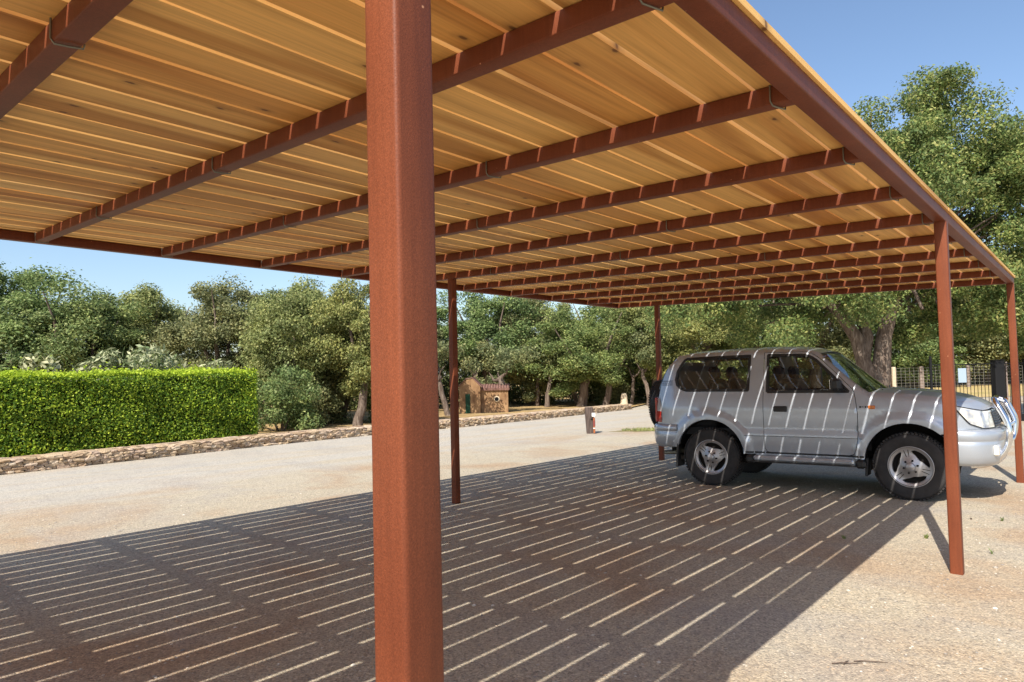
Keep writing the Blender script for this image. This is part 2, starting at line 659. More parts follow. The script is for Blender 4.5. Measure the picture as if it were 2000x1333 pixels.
sheet('straw_field', ([vp(34, s_) for s_ in range(8, 80, 6)], [vp(49, s_) for s_ in range(8, 80, 6)]), MAT['verge'], .03)
sheet('woodland_floor', ([vp(49, s_) for s_ in range(2, 90, 6)], [vp(110, s_) for s_ in range(2, 90, 6)]), MAT['dry'], .05)
sheet('lane', ([vp(30, s_) for s_ in range(10, 80, 6)], [vp(34, s_) for s_ in range(10, 80, 6)]), MAT['gravel'], .012)


def patch(name, cx, cy, rx, ry, rz, mat, seed):
    rnd = random.Random(seed)
    b = MB()
    vs = [(cx, cy, zg(cx, cy) + .02)]
    n = 40
    for k in range(n):
        a = 2 * PI * k / n
        r = 1 + .25 * math.sin(3 * a + seed) + .15 * rnd.uniform(-1, 1)
        x = cx + math.cos(a) * rx * r * math.cos(rz) - math.sin(a) * ry * r * math.sin(rz)
        y = cy + math.cos(a) * rx * r * math.sin(rz) + math.sin(a) * ry * r * math.cos(rz)
        vs.append((x, y, zg(x, y) + .004))
    b.add(vs, [(0, k + 1, (k + 1) % n + 1) for k in range(n)], True)
    return tag(b.build(name, mat), kind='structure')


patch('grass_island', -2.6, 16.3, 1.5, .55, math.radians(40), MAT['tuft'], 3)

# ------------------------------------------------------------------ carport
S = 1.06          # joist spacing
W0, W1 = 0.0, 6.127


def roofz(x, y):
    return 1.6 + 1.2031 - .021 * x - .0085 * y


carport = empty('carport', (3.1, 1.6, zg(3.1, 1.6)))
tag(carport, 'open steel carport painted rust red, roofed with gapped pine boards', 'carport')
CO = carport.location.copy()


def cp_build(b, name, mat):
    b.v = [(v[0] - CO.x, v[1] - CO.y, v[2] - CO.z) for v in b.v]
    return b.build(name, mat, carport)


def rsec(hx, hy, r, n=3):
    out = []
    for (sx, sy, a0) in ((1, 1, 0), (-1, 1, 90), (-1, -1, 180), (1, -1, 270)):
        for k in range(n + 1):
            a = math.radians(a0 + 90 * k / n)
            out.append((sx * (hx - r) + r * math.cos(a), sy * (hy - r) + r * math.sin(a)))
    return out


def prism(b, p0, p1, hx, hy, r, ax, ay):
    """rounded rectangular bar between two points"""
    sec = rsec(hx, hy, r)
    p0, p1, ax, ay = Vector(p0), Vector(p1), Vector(ax), Vector(ay)
    n = len(sec)
    vs = [p_ + ax * u + ay * v for p_ in (p0, p1) for u, v in sec]
    fs = [(k, (k + 1) % n, n + (k + 1) % n, n + k) for k in range(n)]
    if (p1 - p0).dot(ax.cross(ay)) < 0:
        fs = [f[::-1] for f in fs]
    # long flats are flat, corner arcs smooth
    o = len(b.v)
    b.v += [tuple(v) for v in vs]
    for i, f in enumerate(fs):
        b.f.append(tuple(q + o for q in f))
        b.sm.append(True)
    b.add(vs[:n], [tuple(range(n))[::-1]])
    b.add(vs[n:], [tuple(range(n))])
    return b


DEP = .080   # member depth
Y0, Y1 = -6 * S, 9 * S + .08
# edge beams
for (xa, xb) in ((W1, W1 + .080), (W0 - .080, W0)):
    b = MB()
    xc = (xa + xb) / 2
    prism(b, (xc, Y0, roofz(xc, Y0) + DEP / 2), (xc, Y1, roofz(xc, Y1) + DEP / 2), .040, DEP / 2, .006, (1, 0, 0), (0, 0, 1))
    cp_build(b, 'edge_beam', MAT['steel'])
for j in range(-6, 10):
    b = MB()
    y = j * S + .04
    prism(b, (W0, y, roofz(W0, y) + DEP / 2 + .001), (W1, y, roofz(W1, y) + DEP / 2 + .001), .040, DEP / 2 - .0015, .006, (0, 1, 0), (0, 0, 1))
    cp_build(b, 'joist', MAT['steel'])
# posts
for (px, py) in [(W1 + .04, -1), (W1 + .04, 4), (W1 + .04, 9), (.84, -1), (.84, 4), (.84, 9), (W1 + .04, -6), (.84, -6)]:
    b = MB()
    y = py * S + .04
    lean = .009 if (py == -1 and px > 5) else 0.0
    prism(b, (px + lean, y, zg(px, y) - .05), (px + lean * .2, y, roofz(px, y) + .001), .0415, .0415, .009, (1, 0, 0), (0, 1, 0))
    cp_build(b, 'post', MAT['steel'])
# wire clips
rnd = random.Random(4)
for j in range(-2, 9):
    for xx in ([.05, 1.55, 3.36, 6.055] if j % 2 == 0 else [.05, 2.3, 4.45, 6.055]):
        b = MB()
        y = j * S
        z = roofz(xx, y)
        r = .0035
        pts = [(xx, y - .005, z + DEP), (xx, y - .006, z + .012), (xx + .006, y + .004, z - .006), (xx + .02, y + .045, z - .007), (xx + .03, y + .083, z - .005), (xx + .03, y + .086, z + .012)]
        b.tube(pts, r, 6)
        cp_build(b, 'wire_clip', MAT['clip'])
# boards: 27 gaps measured across the width
T = .027
rnd = random.Random(11)
gaps = [.054 + .2283 * k + rnd.uniform(-.006, .006) for k in range(27)]
gw = [rnd.choice([.017, .020, .024, .027, .029]) for k in range(27)]
edges = []
left = -.10
for k in range(27):
    edges.append((left, gaps[k] - gw[k] / 2))
    left = gaps[k] + gw[k] / 2
edges.append((left, W1 + .095))
for i, (xa, xb) in enumerate(edges):
    joints = [-6, -1, 4, 9] if i % 3 == 0 else ([-6, -3, 2, 9] if i % 3 == 1 else [-6, 0, 5, 9])
    for k in range(3):
        ya = joints[k] * S + (.042 if k else -.06)
        yb = joints[k + 1] * S + (.038 if k < 2 else .10)
        b = MB()
        n = 6
        dx0, dx1 = rnd.uniform(-.0028, .0028), rnd.uniform(-.0028, .0028)
        bow = rnd.uniform(-.003, .003)
        xc = (xa + xb) / 2
        z0, z1 = roofz(xc, ya) + DEP + .001, roofz(xc, yb) + DEP + .001
        L = yb - ya
        sec = []
        for q in range(n + 1):
            t_ = q / n
            d = dx0 + (dx1 - dx0) * t_ + bow * math.sin(PI * t_)
            y = -L / 2 + L * t_
            wv = rnd.uniform(-.0012, .0012)
            ztilt = -.021 * (xb - xa) / 2
            sec.append([(xa - xc + d + wv, y, -ztilt), (xb - xc + d + wv, y, ztilt), (xb - xc + d + wv, y, ztilt + T), (xa - xc + d + wv, y, -ztilt + T)])
        vs = [v for r_ in sec for v in r_]
        fs = []
        for q in range(n):
            for e in range(4):
                e2 = (e + 1) % 4
                fs.append((q * 4 + e, q * 4 + e2, q * 4 + 4 + e2, q * 4 + 4 + e)[::-1])
        fs.append((0, 1, 2, 3))
        fs.append(tuple(n * 4 + e for e in (3, 2, 1, 0)))
        b.add(vs, fs)
        o = b.build('roof_board', MAT['wood'], carport)
        o.location = (xc - CO.x, (ya + yb) / 2 - CO.y, (z0 + z1) / 2 - CO.z)
        o.rotation_euler = (math.atan2(z1 - z0, L), 0, 0)


# ------------------------------------------------------------------ foliage
def leaves_mesh(name, C, R, Nn, size, mat, seed, flat=.8, up_bias=.35, shell=.55, aspect=.5):
    """C: clump centres (k,3), R: clump radii, Nn: leaves per clump."""
    rg = np.random.RandomState(seed)
    C = np.asarray(C, float)
    R = np.asarray(R, float)
    k = len(C)
    idx = np.repeat(np.arange(k), Nn)
    n = len(idx)
    d = rg.normal(size=(n, 3))
    d /= np.linalg.norm(d, axis=1)[:, None]
    r = rg.uniform(shell ** 2, 1.0, n) ** .5
    r *= 1 + rg.normal(0, .16, n)
    p = C[idx] + d * (r * R[idx])[:, None] * np.array([1, 1, flat])
    nrm = d * .8 + rg.normal(size=(n, 3)) * .75 + np.array([0, 0, up_bias])
    nrm /= np.linalg.norm(nrm, axis=1)[:, None]
    a = np.cross(nrm, rg.normal(size=(n, 3)))
    a /= np.linalg.norm(a, axis=1)[:, None]
    c = np.cross(nrm, a)
    s = size * rg.uniform(.6, 1.3, n)[:, None]
    V = np.empty((n, 4, 3))
    V[:, 0] = p - a * s * .5
    V[:, 1] = p + c * s * .5 * aspect + nrm * s * .08
    V[:, 2] = p + a * s * .5
    V[:, 3] = p - c * s * .5 * aspect + nrm * s * .08
    return quads(name, V.reshape(-1, 3), n, mat)


def quads(name, V, n, mat):
    me = bpy.data.meshes.new(name)
    me.vertices.add(4 * n)
    me.vertices.foreach_set('co', V.ravel().astype(np.float32))
    me.loops.add(4 * n)
    me.loops.foreach_set('vertex_index', np.arange(4 * n, dtype=np.int32))
    me.polygons.add(n)
    me.polygons.foreach_set('loop_start', np.arange(0, 4 * n, 4, dtype=np.int32))
    me.polygons.foreach_set('loop_total', np.full(n, 4, dtype=np.int32))
    me.materials.append(mat)
    me.update(calc_edges=True)
    return me


def crown_clumps(seed, k, zlo=.28, top=1.0):
    """clumps in a unit crown: width 1 (radius), base 0 .. height 1"""
    rg = np.random.RandomState(seed)
    out = []
    lob = rg.uniform(0, 6.28, 3)
    while len(out) < k:
        d = rg.normal(size=3)
        d /= np.linalg.norm(d)
        an = math.atan2(d[1], d[0])
        rr = rg.uniform(.55, 1.0) * (1 + .16 * math.sin(2 * an + lob[0]) + .13 * math.sin(3 * an + lob[1] + 3 * d[2]))
        x, y = d[0] * rr * .82, d[1] * rr * .82
        z = zlo + (top - zlo) * (.48 + .46 * d[2] * min(rr, 1.05))
        out.append((x, y, z))
    return np.array(out)


def trunk_mb(h, r, seed, lean=(0, 0), limbs=5, spread=1.6, fork=.35):
    rg = random.Random(seed)
    b = MB()
    hf = h * fork
    base = []
    rad = []
    for i in range(6):
        t_ = i / 5
        base.append((lean[0] * t_ + rg.uniform(-.06, .06) * (i > 0), lean[1] * t_ + rg.uniform(-.06, .06) * (i > 0), -.1 + (hf + .1) * t_))
        rad.append(r * (1.35 if i == 0 else 1.05 - .3 * t_))
    b.tube(base, rad, 10)
    top = Vector(base[-1])
    for k in range(limbs):
        a = 2 * PI * k / limbs + rg.uniform(-.4, .4)
        rr = spread * rg.uniform(.45, .95)
        zz = h * rg.uniform(.62, .92)
        e = Vector((top.x + rr * math.cos(a), top.y + rr * math.sin(a), zz))
        mid = top.lerp(e, .5) + Vector((rg.uniform(-.15, .15), rg.uniform(-.15, .15), -.08 * h))
        s = top - Vector((0, 0, .12))
        m1 = s.lerp(mid, .5) + Vector((rg.uniform(-.07, .07), rg.uniform(-.07, .07), 0))
        b.tube([s, m1, mid, mid.lerp(e, .5) + Vector((rg.uniform(-.1, .1), rg.uniform(-.1, .1), 0)), e], [r * .62, r * .5, r * .36, r * .22, r * .07], 7)
    return b


VAR = {}


def variant(kind, v):
    if (kind, v) in VAR:
        return VAR[(kind, v)]
    mat = {'o': 'oakleaf', 'g': 'greenleaf', 'y': 'oliveleaf'}[kind]
    cl = crown_clumps(100 + v * 7 + ord(kind), 96, .03 + .09 * (v % 3))
    # built for a crown of radius 2.3 m and height 6 m
    C = cl * np.array([2.3, 2.3, 6.0])
    R = np.random.RandomState(v).uniform(.28, .80, len(C)) ** 1.0
    me = leaves_mesh('crown', C, R, 640, .105, MAT[mat], v * 3 + 5, flat=.72, shell=.35)
    tb = trunk_mb(6.0, .20, v, (random.Random(v).uniform(-.4, .4), 0))
    tm = tb.build('trunk', MAT['bark'])
    tme = tm.data
    bpy.data.objects.remove(tm)
    VAR[(kind, v)] = (me, tme)
    return VAR[(kind, v)]


def tree(x, y, h, r, kind, v, label, rz=None, group='trees around the yard', name='holm_oak'):
    me, tme = variant(kind, v)
    o = empty(name, (x, y, zg(x, y)), rz if rz is not None else (x * 7.3 + y * 3.1) % 6.28)
    tag(o, label, 'tree', group)
    s = (r / 2.3, r / 2.3, h / 6.0)
    c = bpy.data.objects.new('crown', me)
    t_ = bpy.data.objects.new('trunk', tme)
    for q in (c, t_):
        q.scale = s
        q.parent = o
        col.objects.link(q)
    return o


TREES = [
    (-25.5, 1.9, 6.2, 3.0, 'g', 3, 'bluish green tree at the left picture edge behind the hedge'),
    (-23.2, 5.05, 6.3, 2.8, 'g', 0, 'tall bluish green tree behind the left end of the hedge'),
    (-21.7, 7.1, 5.7, 2.3, 'g', 1, 'bluish green tree with a pointed top behind the pale leafy shrubs'),
    (-23.0, 9.6, 6.0, 2.35, 'y', 0, 'brownish olive tree left of the gap of sky over the hedge'),
    (-19.05, 11.1, 5.9, 2.15, 'o', 1, 'grey green tree just right of the gap of sky over the hedge'),
    (-15.4, 11.9, 5.8, 2.0, 'y', 1, 'light olive tree behind the right end of the hedge'),
    (-13.2, 13.1, 5.35, 1.75, 'y', 2, 'light olive tree beside the nearest post, its pale trunk leaning'),
    (-16.4, 14.6, 5.8, 2.3, 'o', 0, 'grey green tree in the second row behind the two olive ones'),
    (-20.2, 15.5, 6.0, 2.6, 'o', 2, 'grey green tree filling the back row behind the nearest post'),
    (-21.8, 22.9, 5.2, 2.4, 'o', 1, 'grey green tree seen in the slot between the nearest post and the thin post'),
    (-19.8, 26.4, 6.1, 2.7, 'g', 2, 'broad green tree overhanging the small ochre shed'),
    (-18.1, 29.4, 6.4, 2.5, 'o', 0, 'tall grey green tree in the middle of the far row with a bare bright limb'),
    (-14.3, 28.6, 5.0, 2.6, 'g', 1, 'rounded bright green tree above the end of the stone wall'),
    (-15.7, 33.6, 6.5, 2.9, 'g', 0, 'tall green tree standing behind the rounded bright one'),
    (-11.6, 31.4, 5.7, 2.4, 'y', 2, 'olive tree left of the post behind the car'),
    (-9.2, 32.6, 6.1, 2.6, 'y', 0, 'olive tree above the rear of the parked car'),
    (-7.4, 35.5, 6.3, 2.7, 'g', 2, 'green tree in the back row above the roof of the parked car'),
    (-5.6, 40.2, 6.8, 3.2, 'o', 2, 'grey green tree behind the big oak trunk, left side'),
    (-3.6, 56.0, 7.2, 4.2, 'g', 3, 'green tree beyond the mesh fence, right of the big oak trunk'),
    (0.5, 60.0, 9.0, 4.6, 'o', 3, 'grey green tree beyond the mesh fence, left of the gate'),
    (3.2, 61.5, 8.6, 4.4, 'g', 1, 'leafy green tree beyond the mesh fence, behind the gate'),
    (7.6, 62.5, 9.0, 4.6, 'g', 0, 'leafy green tree beyond the mesh fence at the right picture edge'),
]
for (x, y, h, r, k, v, lab) in TREES:
    far = 1.16 if y > 20 else 1.0
    tree(x, y, h * far, r * (1.2 if y > 20 else 1.1), k, v, lab)


# low bushes of foliage reaching to the ground
def bush(name, x, y, h, r, mat, seed, label, k=26, n=420, size=.10, aspect=.5):
    rg = np.random.RandomState(seed)
    C = []
    while len(C) < k:
        d = rg.uniform(-1, 1, 3)
        if np.linalg.norm(d[:2]) < 1 and d[2] ** 2 + d[0] ** 2 * .5 + d[1] ** 2 * .5 < 1.05:
            C.append((d[0] * r * .8, d[1] * r * .8, h * (.47 + .42 * d[2])))
    o = empty(name, (x, y, zg(x, y)))
    tag(o, label, 'shrub', 'shrubs and low bushes')
    me = leaves_mesh('foliage', C, rg.uniform(.22, .42, k) * r * .8 + .08, n, size, mat, seed, aspect=aspect)
    c = bpy.data.objects.new('foliage', me)
    col.objects.link(c)
    c.parent = o
    b = MB()
    for q in range(6):
        cc = C[q]
        b.tube([(cc[0] * .1, cc[1] * .1, -.05), (cc[0] * .5, cc[1] * .4, cc[2] * .5), cc], [.035, .025, .01], 5)
    b.build('stem', MAT['bark'], o)
    return o


bush('bush', -13.5, 10.3, 2.3, 1.35, MAT['greenleaf'], 1, 'dense dark green bush against the right end of the hedge')
bush('bush', -14.6, 12.0, 1.9, 1.1, MAT['oakleaf'], 2, 'low grey green bush under the light olive trees')
bush('pale_shrub', -12.6, 3.6, 2.55, 1.15, MAT['paleleaf'], 3, 'pale silvery shrub rising over the hedge, left one of three', 22, 200, .20, .3)
bush('pale_shrub', -12.3, 5.3, 2.85, 1.25, MAT['paleleaf'], 4, 'tallest pale silvery shrub rising over the middle of the hedge', 24, 200, .20, .3)
bush('pale_shrub', -12.4, 7.0, 2.45, 1.1, MAT['paleleaf'], 5, 'pale silvery shrub over the hedge, right one of three', 20, 200, .20, .3)


for i, (x, y, h, r, mt, lab) in enumerate([
        (-17.2, 9.0, 2.6, 1.7, 'oakleaf', 'low bush behind the hedge under the grey green tree'),
        (-15.6, 13.4, 2.2, 1.3, 'oakleaf', 'shaded bush between the two light olive trees'),
        (-14.4, 15.6, 1.9, 1.3, 'greenleaf', 'shaded green bush right of the leaning pale trunk'),
        (-19.3, 21.0, 2.2, 1.5, 'greenleaf', 'green bush showing left of the ochre shed'),
        (-16.9, 23.6, 1.9, 1.1, 'oakleaf', 'grey green bush against the back of the ochre shed'),
        (-13.6, 30.8, 1.6, 1.1, 'oakleaf', 'low bush in shade behind the pale stone marker')]):
    bush('bush', x, y, h, r, MAT[mt], 40 + i, lab, 26, 380, .10)


def leafband(name, pts, k, zr, rad, n, size, mat, seed, wob=2.0):
    rg = np.random.RandomState(seed)
    C = []
    for i in range(k):
        t_ = rg.uniform(0, len(pts) - 1.001)
        a = int(t_)
        f_ = t_ - a
        x = pts[a][0] * (1 - f_) + pts[a + 1][0] * f_ + rg.uniform(-wob, wob)
        y = pts[a][1] * (1 - f_) + pts[a + 1][1] * f_ + rg.uniform(-wob, wob)
        z = zg(x, y) + rg.uniform(zr[0], zr[1]) * (1 + .15 * math.sin(t_ * 9))
        C.append((x, y, z))
    me = leaves_mesh(name, C, rg.uniform(rad * .7, rad * 1.3, k), n, size, mat, seed, flat=.75)
    o = bpy.data.objects.new(name, me)
    col.objects.link(o)
    return o


wo = leafband('far_woodland', [(-34, -8), (-31, 6), (-29, 16), (-28, 26), (-25, 36), (-19, 43), (-12, 48), (-8, 56), (-2, 72), (8, 76), (20, 74)], 620, (.2, 3.6), 1.1, 130, .26, MAT['farleaf'], 9)
tag(wo, kind='stuff')
wo['label'] = 'dark mass of woodland foliage closing the view behind the separate trees'
wo['category'] = 'woodland'


ug = leafband('undergrowth', [(-27, 12), (-25, 20), (-22, 28), (-19, 33), (-15, 36.5), (-11, 38), (-8, 41.5), (-5.5, 46)], 330, (.1, 2.3), .8, 170, .17, MAT['farleaf'], 19, 1.2)
fp = [vp(51, s_) for s_ in range(16, 62, 5)]
fb_ = leafband('fence_thicket', fp, 260, (.1, 2.6), .8, 170, .17, MAT['farleaf'], 29, 1.0)
tag(fb_, kind='stuff')
fb_['label'] = 'dark thicket standing just behind the wire mesh fence'
fb_['category'] = 'thicket'
tag(ug, kind='stuff')
ug['label'] = 'shaded undergrowth filling the gaps behind the tree trunks'
ug['category'] = 'undergrowth'


# the big oak beside the gate
def big_oak():
    bx, by = 1.81, 21.67
    o = empty('big_oak', (bx, by, zg(bx, by)))
    tag(o, 'huge spreading oak with a forked trunk and a crown rising above the carport roof', 'tree')
    rg = np.random.RandomState(77)
    EL = [(1.9, 9.5, 1.55, 13), (.9, 8.9, 1.35, 9), (2.9, 8.3, 1.4, 8), (1.6, 7.4, 2.0, 16), (3.9, 6.9, 1.9, 14), (4.6, 8.2, 1.0, 6),
          (5.8, 7.2, 1.6, 11), (5.2, 5.4, 1.9, 12), (-.4, 6.7, 2.0, 12), (-2.4, 6.4, 1.8, 10), (-4.4, 5.4, 1.7, 11), (-5.4, 4.1, 1.3, 12), (-3.6, 4.2, 1.3, 12), (-1.9, 4.4, 1.3, 11),
          (-.3, 4.2, 1.2, 9), (1.5, 4.2, 1.4, 11), (3.4, 4.0, 1.4, 11), (4.9, 3.7, 1.3, 9), (6.6, 4.3, 1.5, 10), (2.6, 5.6, 1.7, 12), (7.3, 5.8, 1.5, 8), (-6.5, 3.7, .9, 7), (1.3, 8.3, 1.5, 11), (2.5, 7.2, 1.7, 10), (3.6, 7.9, 1.3, 9), (.5, 7.7, 1.4, 7), (5.3, 8.3, 1.0, 6), (2.0, 3.3, 1.1, 9), (3.6, 3.1, 1.1, 9), (5.0, 3.0, 1.1, 8), (-1.4, 3.3, .9, 7), (-3.2, 3.3, .9, 7), (4.6, 6.2, 1.8, 12), (6.0, 6.2, 1.5, 10)]
    C = []
    R = []
    for (u, z, r, k) in EL:
        for i in range(k):
            d = rg.normal(size=3)
            d /= np.linalg.norm(d)
            q = rg.uniform(.5, 1.0)
            dep = rg.uniform(-2.6, 2.6) * (1 if z < 8.5 else .55)
            s_ = u + d[0] * r * q
            C.append((s_ * RT.x + (dep + d[1] * r * .4) * FW.x, s_ * RT.y + (dep + d[1] * r * .4) * FW.y, z + d[2] * r * q * .8))
            R.append(rg.uniform(.38, .82))
    me = leaves_mesh('crown', C, R, 820, .105, MAT['bigleaf'], 5, flat=.68)
    c = bpy.data.objects.new('crown', me)
    col.objects.link(c)
    c.parent = o
    b = MB()

    def P(u, z, d=0):
        return Vector((u * RT.x + d * FW.x, u * RT.y + d * FW.y, z))
    b.tube([P(-.05, -.2), P(-.1, .25), P(-.12, .8), P(-.1, 1.3)], [.60, .44, .37, .36], 16)
    b.tube([P(-.18, .9), P(-.42, 1.8), P(-.62, 2.6), P(-1.1, 3.4), P(-2.0, 4.2), P(-3.6, 4.8), P(-5.0, 4.6)], [.28, .23, .20, .17, .13, .09, .05], 12)
    b.tube([P(.02, .9), P(.12, 1.8), P(.22, 2.6), P(.5, 3.6), P(1.0, 5.2), P(1.5, 7.0), P(1.9, 9.2)], [.31, .27, .23, .20, .15, .10, .04], 12)
    b.tube([P(-.45, 1.9), P(-.30, 2.6), P(-.35, 3.6, .4), P(-.4, 5.0, .8), P(-.3, 6.6, 1)], [.2, .19, .17, .12, .04], 9)
    b.tube([P(.25, 2.6), P(.8, 3.4, .5), P(1.8, 4.4, .8), P(3.2, 5.0, 1.0), P(4.6, 5.4, 1.0)], [.20, .17, .13, .08, .03], 9)
    b.tube([P(.6, 3.9), P(1.8, 5.2, .3), P(3.4, 6.4, .5), P(4.8, 7.2, .4)], [.2, .15, .1, .04], 8)
    b.tube([P(1.1, 5.4), P(2.2, 6.8), P(3.2, 8.0), P(4.4, 8.6)], [.15, .1, .07, .02], 7)
    b.tube([P(-1.0, 3.3), P(-1.6, 4.6, .6), P(-2.4, 6.2, .8)], [.15, .12, .04], 7)
    for i in range(46):
        cc = Vector(C[rg.randint(len(C))])
        st = P(rg.uniform(-1.5, 2.2), rg.uniform(3.4, 6.2), rg.uniform(-.3, .5))
        md = st.lerp(cc, .5) + Vector(rg.normal(size=3) * .15)
        b.tube([st, md, cc], [.06, .04, .012], 5)
    b.build('trunk', MAT['bark'], o)


big_oak()

# extra bare stems standing in the shade under the far row
EX = [(-14.9, 19.3), (-14.6, 22.7), (-16.0, 27.7), (-15.2, 29.6), (-13.0, 28.9), (-12.4, 30.6), (-11.0, 30.2), (-18.2, 25.2), (-14.0, 31.8), (-10.0, 33.6), (-17.4, 28.6)]  # first tree is added, hidden behind a post, to shade the shed
rnd = random.Random(8)
for i, (x, y) in enumerate(EX):
    hh = rnd.uniform(3.0, 4.0)
    sd = rnd.randint(0, 999)
    o = empty('young_oak', (x, y, zg(x, y)))
    places = ['added left of the ochre shed to dapple it with shade', 'in front of the right end of the ochre shed', 'next to the shed trunk', 'in the middle of the far row', 'under the rounded bright green tree', 'left of the pale stone marker', 'behind the pale stone marker', 'just behind the ochre shed', 'deep in the shade behind the far row', 'left of the parked car, far back', 'between the shed and the rounded tree']
    tag(o, 'slim dark trunk with thin foliage ' + places[i], 'tree', 'slim trunks under the far trees')
    tb = trunk_mb(hh, rnd.uniform(.10, .19), sd, (rnd.uniform(-.7, .7), rnd.uniform(-.3, .3)), 3, .9, .55)
    tb.build('trunk', MAT['bark'], o)
    rg = np.random.RandomState(sd)
    C = rg.uniform(-1, 1, (9, 3)) * np.array([.9, .9, .6]) + np.array([0, 0, hh * .85])
    me = leaves_mesh('crown', C, rg.uniform(.35, .6, 9), 260, .13, MAT['oakleaf'], sd, flat=.7)
    c = bpy.data.objects.new('crown', me)
    col.objects.link(c)
    c.parent = o

# ------------------------------------------------------------------ hedge
def hedge():
    x0, x1 = -11.5, -10.15
    ya, yb = -4.0, 7.6
    zb, zt = zg(-10.5, 3) + .02, 1.62
    o = empty('hedge', ((x0 + x1) / 2, (ya + yb) / 2, zb))
    tag(o, 'clipped box-shaped hedge of glossy bright green leaves behind the stone wall', 'hedge')
    OC = np.array([(x0 + x1) / 2, (ya + yb) / 2, zb])
    rg = np.random.RandomState(3)

    def put(n, face, size, spread, mat, nm, jit=.07, ln=.0):
        u = rg.uniform(0, 1, n)
        v = rg.uniform(0, 1, n)
        dep = np.abs(rg.normal(0, jit, n)) * -1 + .05
        wv = .035 * np.sin(u * 37) + .03 * np.sin(v * 11 + u * 23) + .02 * np.sin(u * 131 + v * 17)
        if face == 'front':
            p = np.stack([x1 + dep + wv, ya + (yb - ya) * u, zb + (zt - zb) * v], 1)
            d = np.array([1, 0, 0])
        elif face == 'end':
            p = np.stack([x0 + (x1 - x0) * u, yb + dep + wv, zb + (zt - zb) * v], 1)
            d = np.array([0, 1, 0])
        elif face == 'back':
            p = np.stack([x0 - dep, ya + (yb - ya) * u, zb + (zt - zb) * v], 1)
            d = np.array([-1, 0, 0])
        else:
            p = np.stack([x0 + (x1 - x0) * v, ya + (yb - ya) * u, zt + dep * .6 + wv * .6 + np.abs(rg.normal(0, ln, n))], 1)
            d = np.array([0, 0, 1])
        p = p - OC
        nrm = d * .9 + rg.normal(size=(n, 3)) * spread + np.array([0, 0, .3])
        nrm /= np.linalg.norm(nrm, axis=1)[:, None]
        a = np.cross(nrm, rg.normal(size=(n, 3)))
        a /= np.linalg.norm(a, axis=1)[:, None]
        c = np.cross(nrm, a)
        s = size * rg.uniform(.6, 1.3, n)[:, None]
        V = np.empty((n, 4, 3))
        V[:, 0] = p - a * s * .5
        V[:, 1] = p + c * s * .3
        V[:, 2] = p + a * s * .5
        V[:, 3] = p - c * s * .3
        return V
    V = np.concatenate([put(62000, 'front', .058, .75, None, '', .10), put(7000, 'end', .058, .75, None, '', .10), put(8000, 'back', .09, .6, None, '', .08), put(12000, 'top', .065, .6, None, '', .05)])
    me = quads('foliage', V.reshape(-1, 3), len(V), MAT['hedgeleaf'])
    f_ = bpy.data.objects.new('foliage', me)
    V = np.concatenate([put(15000, 'top', .075, .9, None, '', .05, .06), put(500, 'top', .07, 1.2, None, '', .02, .13), put(1500, 'front', .07, 1.0, None, '', .03)])  # top fringe and stray shoots, sunlight painted in as brighter leaves
    me = quads('sunlit_fringe', V.reshape(-1, 3), len(V), MAT['hedgetop'])
    g_ = bpy.data.objects.new('sunlit_fringe', me)
    for q in (f_, g_):
        col.objects.link(q)
        q.parent = o
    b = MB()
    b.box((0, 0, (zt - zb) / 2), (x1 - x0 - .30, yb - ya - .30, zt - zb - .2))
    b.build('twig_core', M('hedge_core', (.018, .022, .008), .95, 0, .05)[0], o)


hedge()


